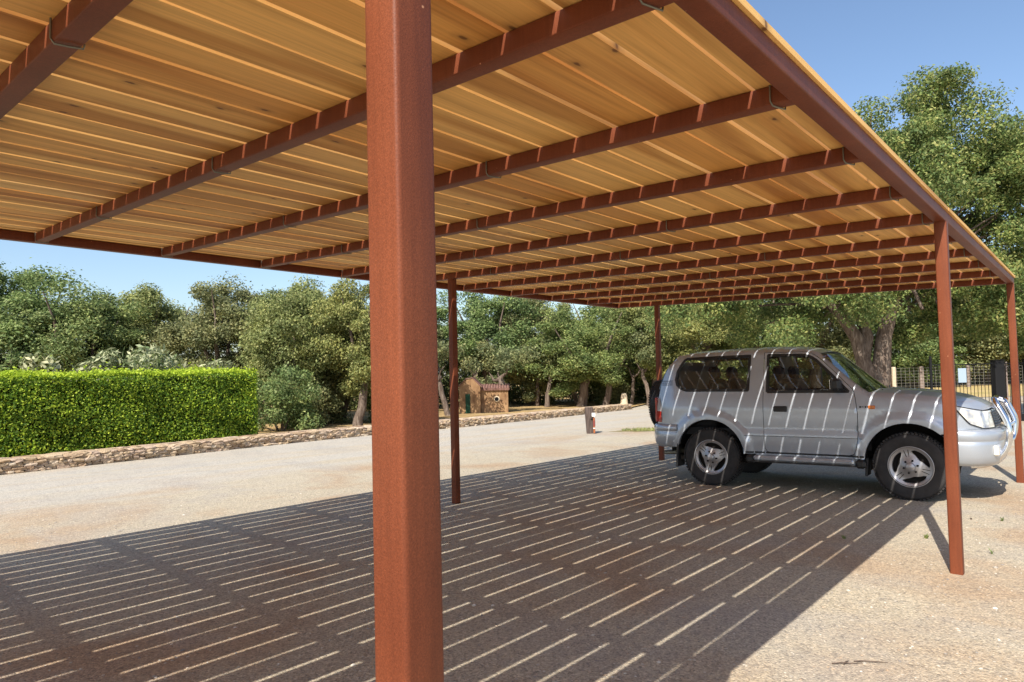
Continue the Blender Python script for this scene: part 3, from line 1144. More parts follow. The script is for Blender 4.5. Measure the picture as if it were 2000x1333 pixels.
# ------------------------------------------------------------------ stone wall
def stonewall():
    rnd = random.Random(21)
    o = empty('stone_wall', (WALL[3][0], WALL[3][1], zg(*WALL[3])))
    tag(o, 'low dry stone wall of tan rubble running along the far side of the gravel road', 'wall')
    O = o.location
    core = MB()
    H = .26
    TH = .46
    ys = list(np.arange(-9, 27.9, .4))
    vs = []
    for y in ys:
        x = wall_x(y)
        g = zg(x, y)
        jt = rnd.uniform(-.02, .02)
        for (dx, dz) in ((-.03, -.1), (-.035, H - .03 + jt), (-TH, H - .02 + jt), (-TH, -.1)):
            vs.append((x + dx - O.x, y - O.y, g + dz - O.z))
    fs = []
    for i in range(len(ys) - 1):
        for k in range(4):
            k2 = (k + 1) % 4
            fs.append((i * 4 + k, i * 4 + k2, i * 4 + 4 + k2, i * 4 + 4 + k))
    fs += [(0, 3, 2, 1), tuple(len(vs) - 4 + k for k in (0, 1, 2, 3))]
    core.add(vs, fs)
    core.build('rubble_core', MAT['wallcore'], o)
    b = MB()

    def rock(c, d, rot):
        # rounded irregular block: 3x3x3 shell lattice
        vs = []
        ids = {}
        j = lambda: rnd.uniform(-.15, .15)
        for i in range(3):
            for k in range(3):
                for l in range(3):
                    if (i, k, l) == (1, 1, 1):
                        continue
                    q = Vector((i - 1, k - 1, l - 1))
                    f_ = {1: 1.0, 2: .93, 3: .83}[int(abs(q.x) + abs(q.y) + abs(q.z))]
                    q = Vector((q.x * f_ + j(), q.y * f_ + j(), q.z * f_ + j()))
                    q = Vector((q.x * d[0] / 2, q.y * d[1] / 2, q.z * d[2] / 2))
                    q = Matrix.Rotation(rot, 3, 'X') @ q
                    ids[(i, k, l)] = len(vs)
                    vs.append(q + Vector(c))
        fs = []
        for ax in range(3):
            for sd in (0, 2):
                for a in range(2):
                    for e in range(2):
                        def g(p_, r_):
                            t3 = [0, 0, 0]
                            t3[ax] = sd
                            t3[(ax + 1) % 3] = p_
                            t3[(ax + 2) % 3] = r_
                            return ids[tuple(t3)]
                        f_ = (g(a, e), g(a + 1, e), g(a + 1, e + 1), g(a, e + 1))
                        fs.append(f_ if sd == 2 else f_[::-1])
        b.add(vs, fs, False)
    rows = 5
    for r in range(rows):
        y = -6.0
        while y < 27.8:
            L = rnd.uniform(.07, .24) * (1.5 if r == rows - 1 else 1)
            h = H / rows * rnd.uniform(.95, 1.5)
            yc = y + L / 2
            x = wall_x(yc)
            g = zg(x, yc)
            z = g + H * (r + .5) / rows
            if r == rows - 1:
                rock((x - .11 - O.x, yc - O.y, z - O.z), (.30, L * 1.04, h), rnd.uniform(-.06, .06))
            else:
                rock((x - .03 + rnd.uniform(-.04, .04) - O.x, yc - O.y, z - O.z), (.16, L * 1.04, h), rnd.uniform(-.15, .15))
            y += L
    y = -6
    while y < 27.8:
        L = rnd.uniform(.25, .6)
        yc = y + L / 2
        x = wall_x(yc)
        rock((x - .36 - O.x, yc - O.y, zg(x, yc) + H - .03 - O.z), (.26, L, .10), 0)
        y += L
    b.build('stones', MAT['stone'], o)


stonewall()


# ------------------------------------------------------------------ shed, marker, bollard
def shed():
    x, y = -15.36, 21.1
    o = empty('shed', (x, y, zg(x, y) + .05), math.atan2(RT.y, RT.x))
    tag(o, 'small ochre rendered shed with a narrow green door and a clay tiled lower wing', 'shed')
    # local x runs to the right as seen from the yard, local y away
    b = MB()
    h, hp, wd, dp = 1.28, 1.66, .98, 1.5
    pr = [(-.52, 0), (.46, 0), (.46, h), (.12, hp), (-.20, hp - .05), (-.52, h + .05)]
    n = len(pr)
    vs = [(p_[0], 0, p_[1]) for p_ in pr] + [(p_[0], dp, p_[1]) for p_ in pr]
    b.add(vs, [tuple(range(n)), tuple(range(n, 2 * n))[::-1]] + [(k, n + k, n + (k + 1) % n, (k + 1) % n)[::-1] for k in range(n)])
    b.build('front_wall', MAT['ochre'], o)
    b = MB()
    b.box((-.13, -.012, .48), (.22, .05, .90), None, .01)
    d = b.build('door', MAT['greendoor'], o)
    b = MB()
    b.box((-.05, -.045, .5), (.02, .02, .07))
    b.build('handle', MAT['black'], d)
    b = MB()
    for sgn, (xa, za, xb, zb) in ((1, (.10, hp + .02, .54, h - .05)), (-1, (-.20, hp - .03, -.60, h - .02)), (1, (-.20, hp - .03, .10, hp + .02))):
        mid = Vector(((xa + xb) / 2, dp / 2, (za + zb) / 2 + .02))
        L = math.hypot(xb - xa, zb - za)
        b.box(mid, (L + .02, dp + .06, .04), Matrix.Rotation(-math.atan2(zb - za, xb - xa), 3, 'Y'))
    b.build('roof', MAT['rooftile'], o)
    b = MB()
    w0, w1 = .46, 1.75
    b.box(((w0 + w1) / 2 + .01, .95, .56), (w1 - w0, 1.2, 1.15))
    wing = b.build('wing_wall', MAT['ochre'], o)
    b = MB()
    b.lathe([(.10, .0), (.14, .0), (.15, .05), (.10, .05)], 20, 'Y', True, (1.22, .31, .66))
    fr = b.build('round_window', MAT['palestone'], o)
    b = MB()
    b.lathe([(.0001, .02), (.11, .02)], 20, 'Y', True, (1.22, .32, .66))
    b.build('pane', MAT['black'], fr)
    b = MB()
    for k in range(11):
        xx = w0 + .03 + k * .128
        b.tube([(xx, .24, 1.13), (xx, .9, 1.27), (xx, 1.6, 1.30)], .07, 8)
    b.build('wing_roof', MAT['rooftile'], o)


shed()
b = MB()
b.lathe([(.0001, .64), (.10, .64), (.14, .61), (.165, .50), (.20, .10), (.23, .02), (.32, .0), (.32, -.05)], 22, 'Z')
o = b.build('stone_marker', MAT['palestone'])
o.location = (-12.0, 29.2, zg(-12, 29.2) + .12)
tag(o, 'pale tapered stone marker at the far end of the low wall', 'marker')


def bollard():
    x, y = -3.92, 14.25
    o = empty('timber_bollard', (x, y, zg(x, y)), math.atan2(RT.y, RT.x))
    tag(o, 'thick weathered timber bollard with a white box and a red pipe beside the road', 'bollard')
    b = MB()
    prof = rsec(.115, .10, .03, 3)
    n = len(prof)
    rings = []
    for i, z in enumerate((-.05, .2, .45, .68, .735)):
        dx = -.045 * (z / .72)
        s_ = 1 if i < 4 else .9
        rings.append([(p_[0] * s_ + dx, p_[1] * s_, z) for p_ in prof])
    vs = [v for r_ in rings for v in r_]
    fs = [(i * n + k, i * n + (k + 1) % n, (i + 1) * n + (k + 1) % n, (i + 1) * n + k) for i in range(4) for k in range(n)]
    b.add(vs, fs, True)
    b.add(rings[-1], [tuple(range(n))])
    b.build('timber', MAT['timber'], o)
    b = MB()
    b.box((.075, -.115, .53), (.10, .05, .105), None, .008)
    b.build('meter_box', MAT['white'], o)
    b = MB()
    b.tube([(.085, -.13, .02), (.085, -.13, .45)], .026, 10)
    pp = b.build('pipe', MAT['rustpost'], o)
    b = MB()
    b.tube([(.085, -.13, .22), (.085, -.13, .37)], .031, 10)
    b.build('red_sleeve', MAT['red'], pp)
    b = MB()
    b.tube([(.085, -.13, .145), (.085, -.13, .17)], .034, 10)
    b.build('white_band', MAT['white'], pp)
    b = MB()
    b.box((.03, -.11, .415), (.08, .03, .035), None, .006)
    b.build('bracket', MAT['black'], o)


bollard()

# ------------------------------------------------------------------ far fence, gate
rzF = math.atan2(RT.y, RT.x)


def fpt(u, depth):
    q = cam2 + FW * depth + RT * (u * depth)
    return q.x, q.y


# mesh fence
def mesh_fence():
    x0, y0 = fpt(.545, 47)
    o = empty('mesh_fence', (x0, y0, zg(x0, y0)), rzF)
    tag(o, 'long see-through wire mesh fence across the back of the straw field', 'fence')
    b = MB()
    L = 26
    H = 1.5
    n = int(L / .30)
    for k in range(n + 1):
        b.box((k * .30, 0, H / 2), (.014, .010, H))
    for k in range(8):
        b.box((L / 2, .008, .05 + k * (H - .06) / 7), (L, .010, .014))
    b.build('wire_mesh', MAT['wire'], o)
    for k in range(8):
        b = MB()
        b.box((2.7 + k * 3.2, .12, H / 2 + .04), (.26, .14, H + .1), None, .02)
        b.build('post', MAT['greypost'], o)


mesh_fence()
x, y = fpt(.551, 30)
o = empty('gate_pillar', (x, y, zg(x, y)), rzF)
tag(o, 'rust coloured pillar carrying a small lantern right of the oak trunk', 'pillar')
b = MB()
b.box((0, 0, .80), (.22, .22, 1.68), None, .02)
b.build('pillar', MAT['rustpost'], o)
b = MB()
b.box((0, 0, 1.66), (.27, .27, .05), None, .01)
b.build('cap', MAT['palestone'], o)
b = MB()
b.lathe([(.0001, .30), (.03, .27), (.09, .20), (.085, .17)], 8, 'Z', False, (0, 0, 1.68))
b.lathe([(.05, .0), (.05, .03), (.02, .04)], 8, 'Z', False, (0, 0, 1.68))
l_ = b.build('lantern', MAT['greypost'], o)
b = MB()
b.lathe([(.045, .03), (.075, .17)], 8, 'Z', False, (0, 0, 1.68))
b.build('glass', MAT['lampglass'], l_)
x, y = fpt(.560, 34)
b = MB()
b.box((0, 0, .8), (.16, .14, 1.75), None, .02)
o = b.build('fence_post', MAT['palestone'])
o.location = (x, y, zg(x, y))
o.rotation_euler.z = rzF
tag(o, 'pale square post just right of the lantern pillar', 'post')


def gate():
    x0, y0 = fpt(.6146, 20)
    g = zg(x0, y0)
    o = empty('sliding_gate', (x0, y0, g), rzF)
    tag(o, 'dark metal gate of thin upright bars behind the bonnet of the car', 'gate')
    L = 2.45
    H = 1.72
    b = MB()
    b.box((0, 0, H / 2 + .12), (.06, .05, H + .25), None, .005)
    b.box((L, 0, H / 2), (.05, .05, H), None, .005)
    b.box((L / 2, 0, .08), (L - .06, .04, .08))
    b.box((L / 2, 0, H - .015), (L - .06, .04, .03))
    b.build('frame', MAT['black'], o)
    b = MB()
    k = 0
    xx = .10
    while xx < L - .05:
        b.box((xx, 0, H / 2 + .02), (.012, .012, H - .1))
        xx += .105
    b.build('bars', MAT['black'], o)
    b = MB()
    b.box((.90, -.03, H - .34), (.24, .012, .42), None, .004)
    b.build('notice', MAT['sign'], o)
    # second leaf
    x1, y1 = fpt(.7265, 20.0)
    o2 = empty('gate_leaf', (x1, y1, zg(x1, y1)), rzF)
    tag(o2, 'short section of black bars between the thick black post and the last carport post', 'gate')
    b = MB()
    for k in range(5):
        b.box((.10 + k * .085, 0, H / 2), (.014, .014, H))
    b.build('bars', MAT['black'], o2)
    b = MB()
    b.box((.24, 0, .10), (.56, .05, .22))
    b.box((.24, 0, H - .02), (.52, .03, .03))
    b.build('frame', MAT['black'], o2)
    b = MB()
    for xx in (-.055, .03):
        b.box((xx, .08, H / 2 + .02), (.05, .05, H + .02), None, .006)
    b.build('tube_post', MAT['greypost'], o2)
    for (u, lab, wd) in ((.7127, 'thick black square gate post beside the front of the car', .28), (.758, 'black square gate post at the right picture edge', .22)):
        x2, y2 = fpt(u, 20)
        b = MB()
        b.box((0, 0, H / 2 + .02), (wd, wd * .8, H + .1), None, .012)
        b.box((0, 0, H + .085), (wd + .03, wd * .8 + .03, .025), None, .006)
        q = b.build('gate_post', MAT['black'])
        q.location = (x2, y2, zg(x2, y2))
        q.rotation_euler.z = rzF
        tag(q, lab, 'gate post')


gate()

# ------------------------------------------------------------------ small growth on the gravel
def blades(n, R_, h, wd, seed, name, mat, parent=None, loc=None):
    rg = np.random.RandomState(seed)
    V = np.empty((n, 4, 3))
    a = rg.uniform(0, 6.28, n)
    r = R_ * rg.uniform(0, 1, n) ** .5
    bx, by = r * np.cos(a), r * np.sin(a)
    t = rg.uniform(0, 6.28, n)
    hh = h * rg.uniform(.5, 1.1, n)
    ln = rg.uniform(.2, .9, n)
    w_ = wd * rg.uniform(.6, 1.2, n)
    V[:, 0] = np.stack([bx - np.sin(t) * w_, by + np.cos(t) * w_, 0 * bx], 1)
    V[:, 1] = np.stack([bx + np.sin(t) * w_, by - np.cos(t) * w_, 0 * bx], 1)
    V[:, 2] = np.stack([bx + np.cos(t) * hh * ln * .5 + np.sin(t) * w_ * .7, by + np.sin(t) * hh * ln * .5 - np.cos(t) * w_ * .7, hh * .6], 1)
    V[:, 3] = np.stack([bx + np.cos(t) * hh * ln, by + np.sin(t) * hh * ln, hh], 1)
    me = quads(name, V.reshape(-1, 3), n, mat)
    o = bpy.data.objects.new(name, me)
    col.objects.link(o)
    if loc:
        o.location = loc
    return o


for (x, y, R_, h, n, lab) in [(5.78, 5.38, .055, .06, 26, 'pale green weed on sunlit gravel left of the right-hand middle post'),
                              (5.20, 4.96, .05, .05, 22, 'dark little weed in the shade between two light streaks'),
                              (6.23, 6.61, .045, .06, 16, 'tiny upright weed on the sunlit gravel near the front wheel'),
                              (6.30, 5.07, .03, .07, 8, 'thin dark sprig on the sunlit gravel right of the middle post'),
                              (5.98, 6.53, .05, .03, 14, 'flat reddish sprig on the gravel just behind the middle post')]:
    tag(blades(n, R_ * .2, h * .7, .006, int(x * 100), 'weed', MAT['greenleaf'] if 'reddish' not in lab else MAT['bark'], None, (x, y, zg(x, y))), lab, 'weed', 'weeds on the gravel')
b = MB()
rnd = random.Random(2)
for (x, y, a, L) in [(5.92, 2.02, .75, .16), (6.0, 2.12, .60, .17), (5.97, 2.05, 1.5, .07)]:
    pts = [(x + math.cos(a) * L * q / 4 - 5.95, y + math.sin(a) * L * q / 4 + rnd.uniform(-.006, .006) - 2.05, .006 + .004 * math.sin(q)) for q in range(5)]
    b.tube(pts, [.0035, .003, .003, .002, .001], 5)
o = b.build('twig', MAT['bark'])
o.location = (5.95, 2.05, zg(5.95, 2.05))
tag(o, 'thin dry brown twig lying on the sunlit gravel in the lower right', 'twig')
# grass round the edge of the island
b = blades(900, 1.0, .07, .012, 5, 'grass_tufts', MAT['oliveleaf'])
b.scale = (1.35, .5, 1)
b.rotation_euler.z = math.radians(40)
b.location = (-2.6, 16.3, zg(-2.6, 16.3))
tag(b, kind='stuff')
# loose pebbles lying on the gravel
def pebbles():
    rg = np.random.RandomState(31)
    b = MB()
    ph = [(0, 0, 1), (.9, 0, .35), (.28, .85, .35), (-.73, .53, .35), (-.73, -.53, .35), (.28, -.85, .35), (.5, .4, -.4), (-.5, .4, -.4), (-.2, -.6, -.4)]
    fc = [(0, 1, 2), (0, 2, 3), (0, 3, 4), (0, 4, 5), (0, 5, 1), (1, 6, 2), (2, 6, 7), (2, 7, 3), (3, 7, 4), (4, 7, 8), (4, 8, 5), (5, 8, 1), (1, 8, 6)]
    for i in range(4200):
        d = 1.6 + 9.0 * rg.uniform(0, 1) ** 1.3
        a = math.radians(-40.8) + rg.uniform(-.72, .72)
        x, y = 7.04 + math.sin(a) * d, -1.75 + math.cos(a) * d
        if x < -7.5:
            continue
        r = rg.uniform(.0035, .0085) * (1 + .9 * (rg.uniform() > .95)) * (1 + .04 * d)
        an = rg.uniform(0, 6.28)
        sx, sy, sz = r * rg.uniform(.8, 1.5), r, r * rg.uniform(.5, .8)
        z = zg(x, y)
        b.add([(x + math.cos(an) * q[0] * sx - math.sin(an) * q[1] * sy, y + math.sin(an) * q[0] * sx + math.cos(an) * q[1] * sy, z + q[2] * sz) for q in ph], fc)
    o = b.build('pebbles', MAT['pebble'])
    tag(o, kind='stuff')


m_, t_, p_ = M('pebble', rough=.9, spec=.15)
g_ = t_.nodes.new('ShaderNodeNewGeometry')
t_.links.new(ramp(t_, g_.outputs['Random Per Island'], [(0, (.22, .20, .19)), (.3, (.42, .38, .32)), (.6, (.55, .50, .42)), (.85, (.40, .29, .20)), (1, (.72, .69, .62))]), p_.inputs['Base Color'])
MAT['pebble'] = m_
pebbles()
#CARCODE
# ------------------------------------------------------------------ the car
def pip(poly, x, y):
    c = False
    n = len(poly)
    j = n - 1
    for i in range(n):
        xi, yi = poly[i]
        xj, yj = poly[j]
        if (yi > y) != (yj > y) and x < (xj - xi) * (y - yi) / (yj - yi) + xi:
            c = not c
        j = i
    return c


def resample(poly, step):
    out = []
    n = len(poly)
    for i in range(n):
        a, c = poly[i], poly[(i + 1) % n]
        k = max(1, int(math.hypot(c[0] - a[0], c[1] - a[1]) / step))
        for q in range(k):
            out.append((a[0] + (c[0] - a[0]) * q / k, a[1] + (c[1] - a[1]) * q / k))
    return out


def smooth_poly(poly, it=2):
    """corner cutting"""
    for _ in range(it):
        out = []
        n = len(poly)
        for i in range(n):
            a, c = poly[i], poly[(i + 1) % n]
            out.append((a[0] * .75 + c[0] * .25, a[1] * .75 + c[1] * .25))
            out.append((a[0] * .25 + c[0] * .75, a[1] * .25 + c[1] * .75))
        poly = out
    return poly


def panel(b, outline, holes, fmap, step=.05, smooth=True, flip=False):
    O_ = resample(outline, step)
    Hs = [resample(h, step) for h in holes]
    pts = []
    ed = []
    for lp in [O_] + Hs:
        s0 = len(pts)
        pts += lp
        ed += [(s0 + i, s0 + (i + 1) % len(lp)) for i in range(len(lp))]
    xs = [p_[0] for p_ in O_]
    zs = [p_[1] for p_ in O_]
    bd = np.array(pts)
    x = min(xs) + step / 2
    while x < max(xs):
        z = min(zs) + step / 2
        while z < max(zs):
            if pip(O_, x, z) and not any(pip(h, x, z) for h in Hs) and np.min((bd[:, 0] - x) ** 2 + (bd[:, 1] - z) ** 2) > (step * .45) ** 2:
                pts.append((x, z))
            z += step
        x += step
    v, e, f, *_ = delaunay_2d_cdt([Vector(p_) for p_ in pts], ed, [], 0, 1e-6)
    fs = []
    for t_ in f:
        cx = sum(v[i].x for i in t_) / len(t_)
        cz = sum(v[i].y for i in t_) / len(t_)
        if pip(O_, cx, cz) and not any(pip(h, cx, cz) for h in Hs):
            fs.append(tuple(t_)[::-1] if flip else tuple(t_))
    b.add([fmap(q.x, q.y) for q in v], fs, smooth)


FA, RA = (2.42, .42), (-.01, .44)
ROOFX = [-.62, -.50, -.30, .3, .9, 1.25, 1.44, 1.60, 1.80, 2.0, 2.2, 2.45, 2.7, 2.9, 3.02, 3.10, 3.16]
ROOFZ = [1.72, 1.82, 1.85, 1.865, 1.86, 1.84, 1.78, 1.63, 1.44, 1.275, 1.262, 1.245, 1.215, 1.165, 1.12, 1.07, 1.02]


def ztop(x):
    return interp(ROOFX, ROOFZ, x)


def yside(x, z):
    y = interp([.42, .50, .60, .80, .95, 1.10, 1.20, 1.27, 1.31, 1.80, 1.87], [.79, .805, .825, .835, .838, .830, .812, .792, .785, .655, .635], z)
    for (c, ri, bu) in ((FA, .575, .042), (RA, .565, .042)):
        d = math.hypot(x - c[0], z - c[1])
        if z > c[1] - .02:
            y += bu * (1 - sst(ri, ri + .035, d))
        else:
            y += bu * (1 - sst(ri, ri + .035, abs(x - c[0])))
    y += .022 * (1 - sst(.742, .760, z)) * (1 if z < .8 else 0) * (1 if .46 < x < 1.93 else 0)
    if z > .9 and z < 1.12:
        y += .006 * math.exp(-((z - 1.05) / .02) ** 2)
    if x > 2.7:
        y -= .21 * ((x - 2.7) / .46) ** 2
    if x < -.5:
        y -= .10 * ((-.5 - x) / .33) ** 2
    zt = ztop(x)
    rr = .085 if x > 2.0 else .065
    if z > zt - rr:
        t_ = min(1, (z - (zt - rr)) / rr)
        y -= (rr * .8) * (1 - math.sqrt(max(0, 1 - t_ * t_)))
    return y


def arc(c, r, a0, a1, n):
    return [(c[0] + r * math.cos(math.radians(a0 + (a1 - a0) * k / n)), c[1] + r * math.sin(math.radians(a0 + (a1 - a0) * k / n))) for k in range(n + 1)]


SIDE = [(-.84, .80), (-.845, 1.0), (-.83, 1.20), (-.79, 1.40), (-.72, 1.58), (-.62, 1.74), (-.52, 1.83), (-.30, 1.85), (.3, 1.865), (.9, 1.86), (1.25, 1.84), (1.38, 1.81), (1.44, 1.78),
        (1.60, 1.63), (1.80, 1.44), (2.0, 1.275), (2.2, 1.262), (2.45, 1.245), (2.7, 1.215), (2.9, 1.165), (3.02, 1.12), (3.10, 1.07), (3.15, 1.02), (3.17, .92), (3.15, .80), (2.87, .80)]
SIDE += arc(FA, .485, 42, 175, 22)[1:] + [(1.93, .45), (1.90, .46), (.48, .465)] + arc(RA, .475, 2, 172, 24) + [(-.50, .52), (-.84, .52)]
DOOR = [(.735, 1.815), (.75, 1.822), (1.28, 1.805), (1.38, 1.765), (1.46, 1.70), (1.64, 1.52), (1.84, 1.305), (1.865, 1.20), (1.885, 1.0), (1.88, .75), (1.86, .58), (1.82, .505), (1.76, .49), (.84, .49), (.77, .50), (.745, .55), (.74, .8)]
QWIN = smooth_poly([(-.40, 1.79), (.555, 1.80), (.545, 1.305), (-.40, 1.315), (-.545, 1.40), (-.535, 1.56), (-.45, 1.74)], 2)
QWIN = [(-.37, 1.785), (.1, 1.792), (.545, 1.793), (.55, 1.78), (.54, 1.32), (.53, 1.305), (-.36, 1.312), (-.44, 1.34), (-.51, 1.40), (-.535, 1.48), (-.515, 1.60), (-.46, 1.70), (-.41, 1.765)]
DWIN = [(.785, 1.775), (.79, 1.785), (1.24, 1.772), (1.33, 1.745), (1.40, 1.70), (1.58, 1.515), (1.785, 1.29), (1.78, 1.28), (.80, 1.285), (.785, 1.30)]
TAIL = [(-.85, .86), (-.85, 1.22), (-.80, 1.20), (-.765, 1.10), (-.755, .90), (-.76, .86)]


def shrink(poly, d):
    n = len(poly)
    out = []
    area = sum(poly[i][0] * poly[(i + 1) % n][1] - poly[(i + 1) % n][0] * poly[i][1] for i in range(n))
    sg = 1 if area > 0 else -1
    for i in range(n):
        a, p_, c = poly[i - 1], poly[i], poly[(i + 1) % n]
        n1 = Vector((-(p_[1] - a[1]), p_[0] - a[0])).normalized() * sg
        n2 = Vector((-(c[1] - p_[1]), c[0] - p_[0])).normalized() * sg
        m_ = (n1 + n2)
        m_ = m_ / max(.3, m_.length_squared / 2)
        out.append((p_[0] + m_.x * d, p_[1] + m_.y * d))
    return out


def side_map(sg, off=0.0):
    return lambda x, z: (x, sg * (yside(x, z) + off), z)


def build_car():
    car = empty('parked_car', (0, 0, 0))
    tag(car, 'silver three-door off-road car with a chrome bull bar parked under the carport', 'car')
    D2 = Vector((2.416, .13, 0)).normalized()
    Pp = Vector((-D2.y, D2.x, 0))
    nrm = Vector((-.0145, .014, 1)).normalized()
    X = (D2 - nrm * D2.dot(nrm)).normalized()
    Yv = nrm.cross(X)
    org = Vector((2.885, 7.235, 0)) + Pp * .865
    org.z = zg(org.x, org.y)
    car.matrix_world = Matrix(((X.x, Yv.x, nrm.x, org.x), (X.y, Yv.y, nrm.y, org.y), (X.z, Yv.z, nrm.z, org.z), (0, 0, 0, 1)))
    pm = MAT['paint']
    # body sides + roof + tail + nose
    b = MB()
    for sg in (-1, 1):
        panel(b, SIDE, [shrink(DOOR, -.0035), QWIN], side_map(sg), .045, flip=(sg > 0))
        # wheel arch lips (turned in)
        for (c, r, a0, a1) in ((FA, .485, 42, 178), (RA, .475, 2, 172)):
            pts = arc(c, r, a0, a1, 30)
            vs = []
            for (x, z) in pts:
                y = yside(x, z)
                vs += [(x, sg * y, z), (x, sg * (y - .05), z)]
            fs = [(2 * i, 2 * i + 1, 2 * i + 3, 2 * i + 2) for i in range(30)]
            b.add(vs, fs if sg < 0 else [f[::-1] for f in fs], True)
        # inner returns round the quarter window and door opening
        for poly in (QWIN,):
            vs = []
            n = len(poly)
            for (x, z) in poly:
                y = yside(x, z)
                vs += [(x, sg * y, z), (x, sg * (y - .03), z)]
            b.add(vs, [(2 * i, 2 * i + 1, (2 * i + 3) % (2 * n), (2 * i + 2) % (2 * n)) for i in range(n)])

    def roofP(u, v):
        x = -.60 + u * (1.44 + .60)
        y0 = yside(x, ztop(x))
        t_ = v * 2 - 1
        zc = .052 * (1 - t_ * t_) * (1 - .4 * sst(.8, 1, u))
        xx = x + .05 * (1 - t_ * t_) * sst(.75, 1, u) - .03 * (1 - t_ * t_) * (1 - sst(0, .2, u))
        return (xx, t_ * y0, ztop(x) + zc)
    b.grid(roofP, 30, 16)

    REAR = [(1.74, -.62), (1.58, -.72), (1.40, -.79), (1.20, -.83), (1.0, -.845), (.80, -.845), (.55, -.84)]

    def rearx(z):
        return interp([r_[0] for r_ in REAR][::-1], [r_[1] for r_ in REAR][::-1], z)

    def tailP(u, v):
        z = .52 + u * (1.745 - .52)
        x = rearx(z)
        t_ = v * 2 - 1
        return (x - .05 * (1 - t_ ** 4), t_ * yside(x, z), z)
    b.grid(tailP, 20, 12)

    def noseP(u, v):
        z = .78 + u * .27
        t_ = v * 2 - 1
        x0 = 3.155
        return (x0 + .13 * (1 - abs(t_) ** 2.4) - .05 * u, t_ * yside(3.15, z), z)
    b.grid(noseP, 6, 20, flip=True)
    # scuttle in front of the windscreen
    body = b.build('body', pm, car)

    def hoodP(u, v):
        x = 2.03 + u * (3.13 - 2.03)
        t_ = v * 2 - 1
        y0 = yside(x, ztop(x))
        xx = x + .13 * (1 - abs(t_) ** 2.4) * sst(.45, 1, u) + .09 * (1 - t_ * t_) * (1 - sst(0, .25, u))
        z = ztop(x) + .038 * (1 - t_ ** 4) * (1 - .5 * sst(.7, 1, u)) + .014 * math.exp(-((abs(t_) - .62) / .06) ** 2)
        return (xx, t_ * y0, z)
    b = MB()
    b.grid(hoodP, 26, 24)
    b.build('bonnet', pm, car)
    b = MB()

    def wsP(u, v):
        t_ = v * 2 - 1
        x = 1.46 + u * (2.02 - 1.46)
        z = ztop(x) + .0
        return (x + .085 * (1 - t_ * t_), t_ * (yside(x, z - .03) - .012), z + .02 * (1 - t_ * t_) * (1 - u))
    b.grid(wsP, 8, 12)
    ws = b.build('windscreen', MAT['glass'], car)
    b = MB()
    for (ya, yb, dx) in ((-.55, -.02, 0), (.05, .60, 0)):
        b.tube([(2.13, ya, 1.295), (2.07, (ya + yb) / 2, 1.315), (2.03, yb, 1.33)], .008, 6)
    b.build('wipers', MAT['trim'], car)
    b = MB()
    b.grid(lambda u, v: (1.99 + u * .17 + .085 * (1 - (2 * v - 1) ** 2), (2 * v - 1) * .71, 1.262 + .03 * (1 - (2 * v - 1) ** 2)), 2, 10)
    b.build('scuttle', MAT['trim'], car)
    # rear window
    b = MB()
    b.grid(lambda u, v: (rearx(1.34 + u * .36) - .054, (2 * v - 1) * (.62 - .06 * u), 1.34 + u * .36), 6, 6)
    b.build('rear_window', MAT['glass'], car)
    # doors
    for sg in (-1, 1):
        b = MB()
        panel(b, shrink(DOOR, .0035), [DWIN], side_map(sg, .001), .045, flip=(sg > 0))
        door = b.build('door', pm, car)
        b = MB()
        panel(b, shrink(DWIN, .004), [], side_map(sg, -.018), .09, flip=(sg > 0))
        b.build('door_window', MAT['glass'], door)
        b = MB()
        panel(b, shrink(DWIN, -.014), [shrink(DWIN, .022)], side_map(sg, .003), .05, flip=(sg > 0))
        b.box((1.47, sg * (yside(1.47, 1.45) - .008), 1.44), (.022, .012, .32))
        b.build('window_seal', MAT['trim'], door)
        b = MB()
        y = sg * (yside(.96, 1.06) + .012)
        b.box((.965, y, 1.065), (.175, .022, .075), None, .012)
        b.box((.965, y + sg * .012, 1.075), (.13, .016, .03), None, .007)
        b.build('handle', MAT['trim'], door)
        b = MB()
        y = sg * (yside(1.66, 1.36) + .10)
        b.box((1.665, y, 1.375), (.11, .17, .15), None, .03)
        b.box((1.70, sg * (yside(1.7, 1.33) + .02), 1.335), (.05, .10, .05), None, .012)
        mir = b.build('wing_mirror', MAT['trim'], door)
        b = MB()
        b.box((1.608, y, 1.378), (.006, .145, .122), None, .002)
        b.build('mirror_glass', MAT['chrome'], mir)
        b = MB()
        panel(b, shrink(QWIN, .004), [], side_map(sg, -.018), .09, flip=(sg > 0))
        b.build('quarter_window', MAT['glass'], car)
        b = MB()
        panel(b, shrink(QWIN, -.010), [shrink(QWIN, .028)], side_map(sg, .003), .05, flip=(sg > 0))
        b.build('window_seal', MAT['trim'], car)
        # grooves of the lower cladding
        b = MB()
        for (z, hh) in ((.765, .009), (.705, .006), (.485, .022)):
            for (xa, xb) in ((.46, .735), (.75, 1.875), (1.89, 1.935)):
                b.grid(lambda u, v: (xa + u * (xb - xa), sg * (yside(xa + u * (xb - xa), z + (v - .5) * hh) + .0035), z + (v - .5) * hh), 8, 1, flip=(sg > 0))
        b.build('side_moulding', MAT['trim'], car)
        # marker lamp and faint badge
        b = MB()
        b.box((2.045, sg * (yside(2.045, 1.09) + .008), 1.09), (.075, .02, .045), None, .007)
        b.build('side_marker', MAT['amber'], car)
        b = MB()
        for k, wd in enumerate((.030, .012, .022, .026)):
            b.box((1.920 + k * .029, sg * (yside(1.94, 1.095) + .003), 1.093 + (.002 if k % 2 else 0)), (wd * .8, .004, .022 - .004 * (k % 2)))
        b.build('badge', MAT['trim'], car)
        # rear vents on the pillar
        b = MB()
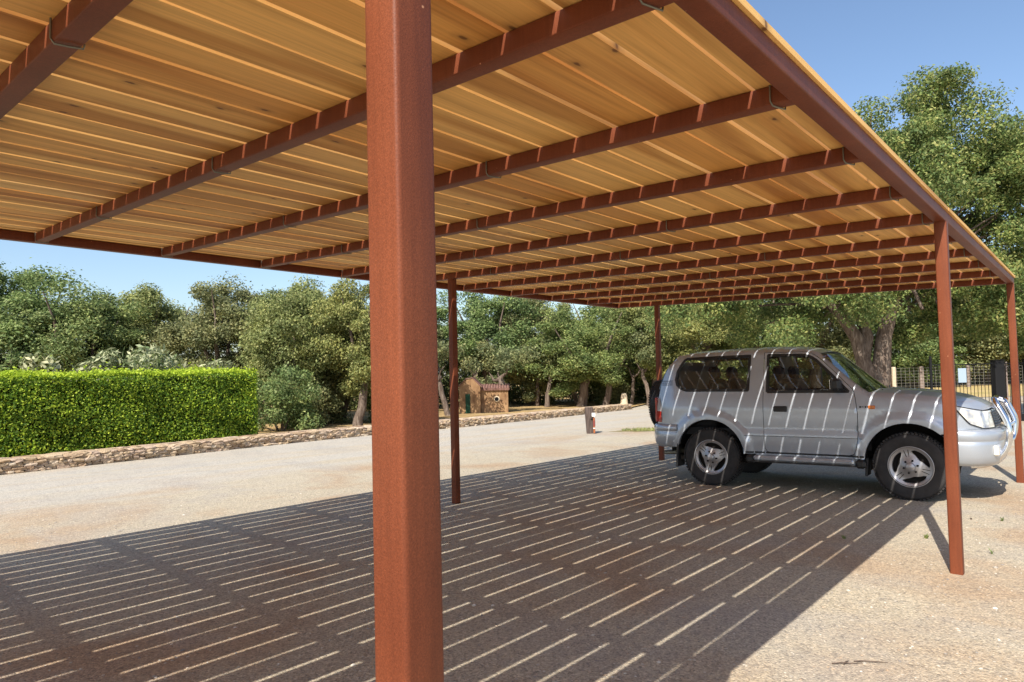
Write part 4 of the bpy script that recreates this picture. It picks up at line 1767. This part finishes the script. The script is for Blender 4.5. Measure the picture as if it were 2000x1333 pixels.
        for k in range(3):
            zz = 1.40 + k * .028
            b.grid(lambda u, v: (-.775 + .02 * (1.4 - zz) + u * .20, sg * (yside(-.775 + u * .20, zz + v * .009) + .003), zz + v * .009), 5, 1, flip=(sg > 0))
        b.build('pillar_vent', MAT['trim'], car)
        # tail lamp
        b = MB()
        panel(b, TAIL, [], side_map(sg, .006), .04, flip=(sg > 0))
        b.box((-.86, sg * .70, 1.04), (.03, .10, .36), None, .012)
        tl = b.build('tail_lamp', MAT['redlens'], car)
        b = MB()
        panel(b, [(-.855, 1.02), (-.855, 1.225), (-.80, 1.205), (-.765, 1.10), (-.76, 1.02)], [], side_map(sg, .009), .04, flip=(sg > 0))
        b.build('clear_lens', MAT['clearlens'], tl)
        # headlight: patch that wraps round the corner
        b = MB()

        def hlP(u, v, sg=sg, off=.010):
            # u 0 at the rear tip on the side, 1 at the grille
            if u < .52:
                x = 2.90 + (3.145 - 2.90) * (u / .52)
                zl = interp([2.90, 3.02, 3.145], [1.07, .90, .845], x)
                zh = min(1.085, ztop(x) - .055)
                zh = interp([2.90, 3.145], [1.105, 1.045], x)
                z = zl + (zh - zl) * v
                return (x + off * .5, sg * (yside(x, z) + off), z)
            t_ = 1 - (u - .52) / .48 * .42
            z = .845 + (1.045 - .845) * v
            x = 3.155 + .13 * (1 - abs(t_) ** 2.4) - .05 * (z - .78) / .27
            return (x + off, sg * t_ * (yside(3.15, z) + off), z)
        b.grid(hlP, 26, 8, flip=(sg > 0))
        hl = b.build('headlight', MAT['headlens'], car)
        b = MB()
        rim = [hlP(u / 26, 0) for u in range(27)] + [hlP(1, v / 6) for v in range(1, 7)] + [hlP(u / 26, 1) for u in range(26, -1, -1)]
        b.tube(rim + [rim[0]], .006, 5)
        b.build('lamp_seal', MAT['trim'], hl)
        # wheel well liners
    b = MB()
    for sg in (-1, 1):
        for c in (FA, RA):
            n = 16
            vs = []
            for k in range(n + 1):
                a = math.radians(-15 + 210 * k / n)
                for (yy, rr) in ((.79, .475), (.40, .475)):
                    vs.append((c[0] + rr * math.cos(a), sg * yy, c[1] + rr * math.sin(a)))
            b.add(vs, [(2 * k, 2 * k + 1, 2 * k + 3, 2 * k + 2) for k in range(n)], True)
    b.box((1.2, 0, .55), (1.50, 1.50, .16))
    b.box((1.2, 0, .47), (4.0, .75, .14))
    b.box((2.42, 0, .75), (1.1, .84, .5))
    b.box((-.1, 0, .72), (1.3, .80, .38))
    b.tube([(0, -.75, .38), (0, .75, .38)], .05, 10)
    b.tube([(2.43, -.75, .38), (2.43, .75, .38)], .045, 10)
    b.lathe([(.0001, -.12), (.13, -.10), (.15, 0), (.13, .10), (.0001, .12)], 14, 'Y', True, (0, .15, .38))
    for sg in (-1, 1):
        b.box((.68, sg * .765, .9), (.30, .02, .78))
        b.box((1.9, sg * .765, .9), (.22, .02, .68))
    b.build('chassis', MAT['under'], car)
    # cabin
    b = MB()
    b.box((.65, 0, .74), (2.7, 1.46, .10))
    b.box((1.89, 0, 1.12), (.26, 1.42, .30), None, .05)
    b.box((-.3, 0, 1.0), (.6, 1.3, .45), None, .05)
    b.build('dashboard', MAT['cabin'], car)
    for yy in (-.36, .36):
        for (xs_, wd, zz) in ((1.02, .50, 0), (.10, .52, .02)):
            b = MB()
            b.box((xs_ + .18, yy, .96 + zz), (.52, wd, .18), None, .06)
            b.box((xs_ - .10, yy, 1.20 + zz), (.16, wd, .52), Matrix.Rotation(math.radians(-14), 3, 'Y'), .06)
            b.box((xs_ - .19, yy, 1.545 + zz), (.11, .27, .18), Matrix.Rotation(math.radians(-10), 3, 'Y'), .04)
            b.tube([(xs_ - .17, yy - .06, 1.38), (xs_ - .19, yy - .06, 1.5)], .008, 6)
            b.tube([(xs_ - .17, yy + .06, 1.38), (xs_ - .19, yy + .06, 1.5)], .008, 6)
            b.build('seat', MAT['cabin'], car)
    b = MB()
    ring = [(1.58 - .09 * math.sin(2 * PI * k / 24) * .6, .36 + .18 * math.cos(2 * PI * k / 24), 1.23 + .17 * math.sin(2 * PI * k / 24)) for k in range(25)]
    b.tube(ring, .015, 8)
    b.tube([(1.58, .19, 1.23), (1.58, .53, 1.23)], .018, 6)
    b.tube([(1.58, .36, 1.23), (1.80, .36, 1.12)], .03, 8)
    b.build('steering_wheel', MAT['trim'], car)

    # bumpers
    def bumper(path, prof, name, closed_ends=True):
        b = MB()
        pts = [Vector((x, y, 0)) for x, y in path]
        n = len(pts)
        m_ = len(prof)
        vs = []
        for i, p_ in enumerate(pts):
            a = pts[max(0, i - 1)]
            c = pts[min(n - 1, i + 1)]
            tg = (c - a).normalized()
            nr = Vector((tg.y, -tg.x, 0))
            for (o_, z) in prof:
                q = p_ + nr * o_
                vs.append((q.x, q.y, z))
        fs = [(i * m_ + k, i * m_ + k + 1, (i + 1) * m_ + k + 1, (i + 1) * m_ + k) for i in range(n - 1) for k in range(m_ - 1)]
        b.add(vs, fs, True)
        return b.build(name, pm, car)
    half = [(2.89, .866), (2.98, .862), (3.06, .845), (3.14, .80), (3.20, .735), (3.25, .66), (3.285, .56), (3.31, .42), (3.33, .25), (3.34, .0)]
    path = [(x, -y) for x, y in half] + [(x, y) for x, y in half[::-1][1:]]
    fprof = [(-.10, .835), (-.03, .835), (-.006, .822), (.006, .80), (.008, .76), (.002, .715), (-.006, .705), (.0, .695), (.004, .66), (.0, .54), (-.02, .47), (-.06, .425), (-.14, .42)]
    fb = bumper(path, fprof, 'front_bumper')
    # path runs right to left: normal points outward (+x)
    halfr = [(-.49, .868), (-.62, .868), (-.74, .852), (-.83, .815), (-.90, .74), (-.935, .62), (-.95, .4), (-.955, 0)]
    pathr = [(x, y) for x, y in halfr] + [(x, -y) for x, y in halfr[::-1][1:]]
    rprof = [(-.10, .835), (-.03, .835), (-.006, .82), (.004, .79), (.0, .745), (-.008, .735), (-.002, .725), (.0, .66), (-.015, .56), (-.06, .505), (-.14, .50)]
    bumper(pathr, rprof, 'rear_bumper')
    for sg in (-1, 1):
        b = MB()
        b.box((3.232, sg * .640, .60), (.06, .13, .12), Matrix.Rotation(sg * math.radians(-32), 3, 'Z'), .015)
        b.build('fog_lamp', MAT['headlens'], fb)
    # grille
    b = MB()
    for k in range(6):
        z = .875 + k * .028
        b.tube([(3.155 + .13 * (1 - abs(t_) ** 2.4) - .05 * (z - .78) / .27 + .012, t_ * .705, z) for t_ in [-.56 + .112 * q for q in range(11)]], .009, 5)
    b.grid(lambda u, v: (3.155 + .13 * (1 - abs(-.57 + 1.14 * v) ** 2.4) - .05 * (.07 + u * .18) / .27 + .007, (-.57 + 1.14 * v) * .705, .85 + u * .18), 2, 12, flip=True)
    b.build('grille', MAT['grille'], car)
    # bull bar: a big outer hoop and a smaller inner hoop with cross tubes
    b = MB()

    def fillet(pts, r=.10, n=5):
        out = [Vector(pts[0])]
        for i in range(1, len(pts) - 1):
            a, p_, c = Vector(pts[i - 1]), Vector(pts[i]), Vector(pts[i + 1])
            u = (a - p_)
            v = (c - p_)
            d = min(r, u.length * .45, v.length * .45)
            s_, e_ = p_ + u.normalized() * d, p_ + v.normalized() * d
            for k in range(n + 1):
                t_ = k / n
                out.append(s_ * (1 - t_) ** 2 + p_ * 2 * t_ * (1 - t_) + e_ * t_ * t_)
        out.append(Vector(pts[-1]))
        return out
    hoop = [(3.02, -.52, .40), (3.22, -.52, .43), (3.385, -.50, .62), (3.41, -.50, .86), (3.27, -.44, 1.17), (3.27, .44, 1.17), (3.41, .50, .86), (3.385, .50, .62), (3.22, .52, .43), (3.02, .52, .40)]
    b.tube(fillet(hoop, .12), .032, 12)
    hoop2 = [(3.39, -.50, .70), (3.43, -.30, .72), (3.455, -.27, .92), (3.36, -.24, 1.15), (3.36, .24, 1.15), (3.455, .27, .92), (3.43, .30, .72), (3.39, .50, .70)]
    b.tube(fillet(hoop2, .08), .026, 10)
    b.tube([(3.40, -.5, .88), (3.445, -.27, .90), (3.445, .27, .90), (3.40, .5, .88)], .022, 10)
    b.tube([(3.28, -.24, 1.17), (3.36, -.24, 1.14)], .02, 8)
    b.tube([(3.28, .24, 1.17), (3.36, .24, 1.14)], .02, 8)
    b.v = [(v[0] - .022, v[1], v[2]) for v in b.v]
    b.build('bull_bar', MAT['chrome'], car)
    # side steps, mud flaps, exhaust, tow bar
    for sg in (-1, 1):
        b = MB()
        b.box((1.22, sg * .86, .425), (1.22, .15, .065), Matrix.Rotation(sg * math.radians(-8), 3, 'X'), .02)
        st = b.build('side_step', pm, car)
        b = MB()
        b.box((1.22, sg * .925, .375), (1.28, .02, .022), None, .006)
        for xx in (.56, 1.90):
            b.box((xx, sg * .84, .40), (.12, .17, .11), None, .03)
        for xx in (.8, 1.65):
            b.tube([(xx, sg * .6, .45), (xx, sg * .82, .40)], .018, 6)
        b.build('step_bracket', MAT['trim'], st)
        for (xx, zz, ww, hh) in ((-.50, .40, .26, .34), (1.955, .36, .22, .22)):
            b = MB()
            b.box((xx, sg * .73, zz), (.03, ww, hh), Matrix.Rotation(math.radians(5), 3, 'Y'), .008)
            b.build('mud_flap', MAT['trim'], car)
    b = MB()
    b.tube([(-.3, -.55, .42), (-.62, -.60, .41), (-.80, -.62, .40)], .032, 10)
    b.build('exhaust', MAT['clip'], car)

    # wheels
    def wheel(x, sg, z, rot, spare=False):
        R_, Wd = .395, .255
        b = MB()
        prof = [(.225, -.10), (.235, -.115), (.262, -.124), (.30, -.128), (.338, -.127), (.350, -.1245), (.352, -.1245), (.368, -.118), (.382, -.106), (.392, -.088), (.395, -.05)]
        prof2 = [(r_, -h_) for r_, h_ in prof[::-1]]
        b.lathe([(r_, h_) for r_, h_ in prof] + prof2, 64)
        # tread blocks
        for k in range(60):
            a = 2 * PI * k / 60
            for (yy, wd, ln) in ((-.098, .045, .026), (.098, .045, .026), (-.035, .05, .024), (.035, .05, .024)):
                aa = a + (PI / 60 if abs(yy) < .05 else 0)
                Rm = Matrix.Rotation(-aa, 3, 'Y')
                rr = .399 if abs(yy) < .05 else .391
                b.box(Rm @ Vector((rr, yy, 0)), (.018, wd, ln), Rm)
        ty = b.build('tyre', MAT['rubber'], car)
        sgn = sg
        T_ = Matrix.Translation((x, sg * .735, z)) @ (Matrix.Rotation(0 if sg < 0 else PI, 4, 'Z'))
        if spare:
            T_ = Matrix.Translation((-1.10, .10, 1.09)) @ Matrix.Rotation(math.radians(-90), 4, 'Z') @ Matrix.Scale(.96, 4)
        w_ = empty('wheel' if not spare else 'spare_wheel')
        w_.parent = car
        w_.matrix_local = T_
        ty.parent = w_
        if spare:
            ty.name = 'tyre'
            b = MB()
            b.lathe([(.0001, -.150), (.25, -.145), (.35, -.125), (.385, -.10), (.402, -.05), (.402, .06)], 48)
            b.build('cover', MAT['trim'], w_)
            return
        b = MB()
        b.lathe([(.232, -.118), (.242, -.122), (.240, -.112), (.226, -.104), (.222, -.06), (.21, .02), (.215, .10)], 48)

        def face(r_):
            return interp([0, .045, .055, .10, .15, .20, .235], [-.128, -.128, -.122, -.098, -.085, -.090, -.108], r_)
        holes = []
        for q in range(3):
            a0 = rot + q * 120
            hp = [(.198 * math.cos(math.radians(a0 + s_)), .198 * math.sin(math.radians(a0 + s_))) for s_ in range(-38, 39, 6)]
            hp += [(.186 * math.cos(math.radians(a0 + 44)), .186 * math.sin(math.radians(a0 + 44)))]
            hp += [((.118 + .045 * abs(s_ / 40) ** 1.5) * math.cos(math.radians(a0 + s_)), (.118 + .045 * abs(s_ / 40) ** 1.5) * math.sin(math.radians(a0 + s_))) for s_ in range(38, -39, -8)]
            hp += [(.186 * math.cos(math.radians(a0 - 44)), .186 * math.sin(math.radians(a0 - 44)))]
            holes.append(hp)
        circ = [(.235 * math.cos(2 * PI * k / 60), .235 * math.sin(2 * PI * k / 60)) for k in range(60)]
        panel(b, circ, holes, lambda u, v: (u, face(math.hypot(u, v)), v), .022)
        for hp in holes:
            n = len(hp)
            vs = []
            for (u, v) in hp:
                y = face(math.hypot(u, v))
                vs += [(u, y, v), (u * .98, y + .045, v * .98)]
            b.add(vs, [(2 * i, 2 * i + 1, (2 * i + 3) % (2 * n), (2 * i + 2) % (2 * n)) for i in range(n)])
        b.lathe([(.0001, -.150), (.042, -.149), (.052, -.140), (.054, -.115)], 24)
        rim = b.build('rim', MAT['alloy'], w_)
        b = MB()
        for k in range(6):
            a = math.radians(rot + 30 + 60 * k)
            b.lathe([(.0001, -.130), (.010, -.130), (.013, -.10)], 8, 'Y', False, (.075 * math.cos(a), 0, .075 * math.sin(a)))
        for q in range(3):
            a = rot + 60 + q * 120
            for dd in (-6.5, 6.5):
                an = math.radians(a + dd)
                Rm = Matrix.Rotation(-an, 3, 'Y')
                b.box(Rm @ Vector((.15, -.0885, 0)), (.10, .010, .006), Rm @ Matrix.Rotation(0, 3, 'Z'))
        b.lathe([(.0001, -.03), (.205, -.03)], 32)
        b.lathe([(.0001, -.045), (.15, -.045), (.15, .0)], 32)
        b.build('wheel_nuts', MAT['under'], rim)
    wheel(0.0, -1, .392, 78)
    wheel(2.425, -1, .392, 43)
    wheel(0.0, 1, .392, 20)
    wheel(2.425, 1, .392, 70)
    wheel(0, -1, 0, 0, True)


build_car()
